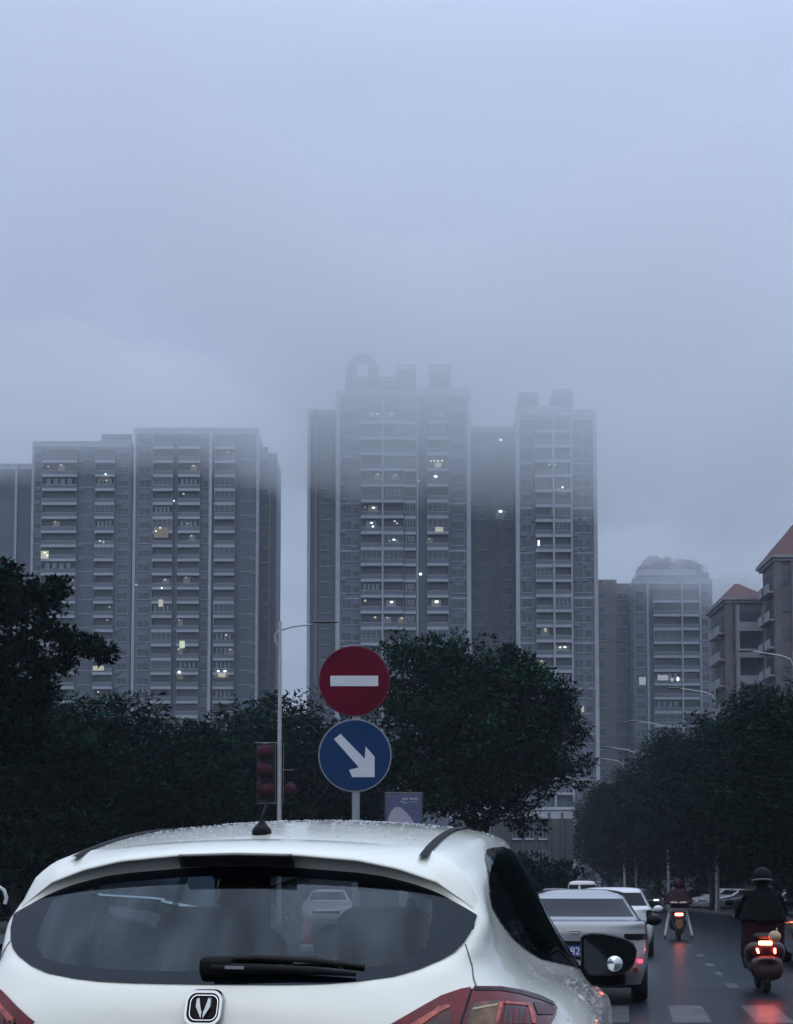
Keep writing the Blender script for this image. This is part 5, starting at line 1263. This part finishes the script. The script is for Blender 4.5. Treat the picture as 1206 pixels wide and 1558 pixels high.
# ------------------------------------------------------------------ air
hz=MB().box(-905,905,-305,1505,-1.2,128).build('haze',None or mat('tmp',(1,1,1)))
tag(hz,kind='stuff'); m=bpy.data.materials.new('haze'); m.use_nodes=True; nt=m.node_tree; nt.nodes.clear()
o=nt.nodes.new('ShaderNodeOutputMaterial'); v=nt.nodes.new('ShaderNodeVolumePrincipled'); v.inputs['Color'].default_value=(.84,.92,1,1); v.inputs['Density'].default_value=HAZE; v.inputs['Anisotropy'].default_value=.45
nt.links.new(v.outputs[0],o.inputs['Volume']); hz.data.materials.clear(); hz.data.materials.append(m)
if CLOUD>0:
    g_=np.random.default_rng(2)
    sst=lambda t:(lambda q:q*q*(3-2*q))(max(0,min(1,t)))
    def cl_fn(top):
        def f(u,v):
            x=-700+1400*u; y=104+1296*v**2.4; e=sst(u/.16)*sst((1-u)/.16)*sst((y-104)/122)*sst((1400-y)/250); e=max(e,.13) if 0<u<1 and 0<v<1 else 0.0
            n=3.2*math.sin(x*.043+1.3)+2.2*math.sin(x*.11+y*.05)+2*math.sin(y*.09+x*.02)+1.0*math.sin(x*.27+.7)+.9*math.sin(x*.21+y*.17)
            base=72+n*.45+16*sst((3-x)/45)-7*sst((x-44)/14); hh=29+9*math.sin(x*.031+.8)*math.sin(y*.027+1.1)+6*math.sin(x*.073-y*.041)+3*math.sin(x*.16+y*.11); mid=base+12
            return (x,y,(mid+(base+hh-mid)*e) if top else (mid-(mid-base)*e-.0))
        return f
    mb_=MB().grid(cl_fn(False),200,70,flip=True).grid(cl_fn(True),200,70)
    co=mb_.build('low_cloud',m,None,smooth=True,merge=1e-5,recalc=False); tag(co,kind='stuff')
    m2=m.copy(); m2.name='low_cloud'; [n for n in m2.node_tree.nodes if n.type=='PRINCIPLED_VOLUME'][0].inputs['Density'].default_value=CLOUD; [n for n in m2.node_tree.nodes if n.type=='PRINCIPLED_VOLUME'][0].inputs['Anisotropy'].default_value=.15
    [n for n in m2.node_tree.nodes if n.type=='PRINCIPLED_VOLUME'][0].inputs['Color'].default_value=(.958,.981,1,1)
    co.data.materials.clear(); co.data.materials.append(m2)

# ------------------------------------------------------------------ overcast dusk sky and soft sun
SUN_EL=R(42); SUN_AZ=R(200)          # behind the camera
w=bpy.data.worlds.new('World'); sc.world=w; w.use_nodes=True; nt=w.node_tree; nt.nodes.clear()
L=nt.links; nd=nt.nodes.new
out=nd('ShaderNodeOutputWorld'); add=nd('ShaderNodeAddShader'); L.new(add.outputs[0],out.inputs[0])
b1=nd('ShaderNodeBackground'); sky=nd('ShaderNodeTexSky'); sky.sky_type='NISHITA'; sky.sun_disc=False; sky.sun_elevation=SUN_EL; sky.sun_rotation=SUN_AZ; sky.dust_density=4; L.new(sky.outputs[0],b1.inputs[0]); b1.inputs[1].default_value=.05*.12
b2=nd('ShaderNodeBackground'); tc=nd('ShaderNodeTexCoord'); sp=nd('ShaderNodeSeparateXYZ'); L.new(tc.outputs['Generated'],sp.inputs[0])
def mathn(op,a,b=None,c=None):
    n=nd('ShaderNodeMath'); n.operation=op
    for i,q in enumerate((a,b,c)):
        if q is None: continue
        if isinstance(q,(int,float)): n.inputs[i].default_value=q
        else: L.new(q,n.inputs[i])
    return n.outputs[0]
ramp=nd('ShaderNodeValToRGB'); zz=mathn('MAXIMUM',sp.outputs[2],0.0); L.new(zz,ramp.inputs[0])
cr_=ramp.color_ramp; cr_.elements[0].position=0; cr_.elements[0].color=(*SKY[0],1); cr_.elements[1].position=1; cr_.elements[1].color=(*SKY[-1],1)
for p_,c_ in zip((.17,.31,.5),SKY[1:4]): e=cr_.elements.new(p_); e.color=(*c_,1)
# overcast light is more neutral and brighter behind us
back=nd('ShaderNodeMapRange'); L.new(sp.outputs[1],back.inputs[0]); back.inputs[1].default_value=.25; back.inputs[2].default_value=-.5
mixb=nd('ShaderNodeMix'); mixb.data_type='RGBA'; mixb.blend_type='MULTIPLY'; L.new(back.outputs[0],mixb.inputs[0]); L.new(ramp.outputs[0],mixb.inputs[6]); mixb.inputs[7].default_value=(*BACK,1)
no=nd('ShaderNodeTexNoise'); mp=nd('ShaderNodeMapping'); mp.inputs['Scale'].default_value=(2.2,2.2,6.5); L.new(tc.outputs['Generated'],mp.inputs[0]); L.new(mp.outputs[0],no.inputs['Vector']); no.inputs['Scale'].default_value=1.3; no.inputs['Detail'].default_value=5; no.inputs['Roughness'].default_value=.48
mr=nd('ShaderNodeMapRange'); L.new(no.outputs['Fac'],mr.inputs[0]); mr.inputs[1].default_value=.25; mr.inputs[2].default_value=.75; mr.inputs[3].default_value=.92; mr.inputs[4].default_value=1.08
vm=nd('ShaderNodeVectorMath'); vm.operation='SCALE'; L.new(mixb.outputs[2],vm.inputs[0]); L.new(mr.outputs[0],vm.inputs['Scale'])
gnd=nd('ShaderNodeMix'); gnd.data_type='RGBA'; below=mathn('LESS_THAN',sp.outputs[2],-.02); L.new(below,gnd.inputs[0]); L.new(vm.outputs[0],gnd.inputs[6]); gnd.inputs[7].default_value=(.05,.055,.065,1)
L.new(gnd.outputs[2],b2.inputs[0]); b2.inputs[1].default_value=SKYS
L.new(b1.outputs[0],add.inputs[0]); L.new(b2.outputs[0],add.inputs[1])
sl=bpy.data.lights.new('sun','SUN'); sl.energy=SUNE; sl.angle=R(40); sl.color=(1,.97,.90); so=bpy.data.objects.new('sun',sl); C.objects.link(so)
d=Vector((math.sin(SUN_AZ)*math.cos(SUN_EL),math.cos(SUN_AZ)*math.cos(SUN_EL),math.sin(SUN_EL))); so.rotation_euler=d.to_track_quat('Z','Y').to_euler()
sc.view_settings.view_transform='Standard'; sc.view_settings.look='None'; sc.view_settings.exposure=EXPO; sc.view_settings.gamma=1
sc.cycles.use_denoising=True; sc.cycles.volume_bounces=4; sc.cycles.max_bounces=8; sc.cycles.transparent_max_bounces=16; sc.cycles.diffuse_bounces=3; sc.cycles.glossy_bounces=4
sc.cycles.caustics_reflective=False; sc.cycles.caustics_refractive=False
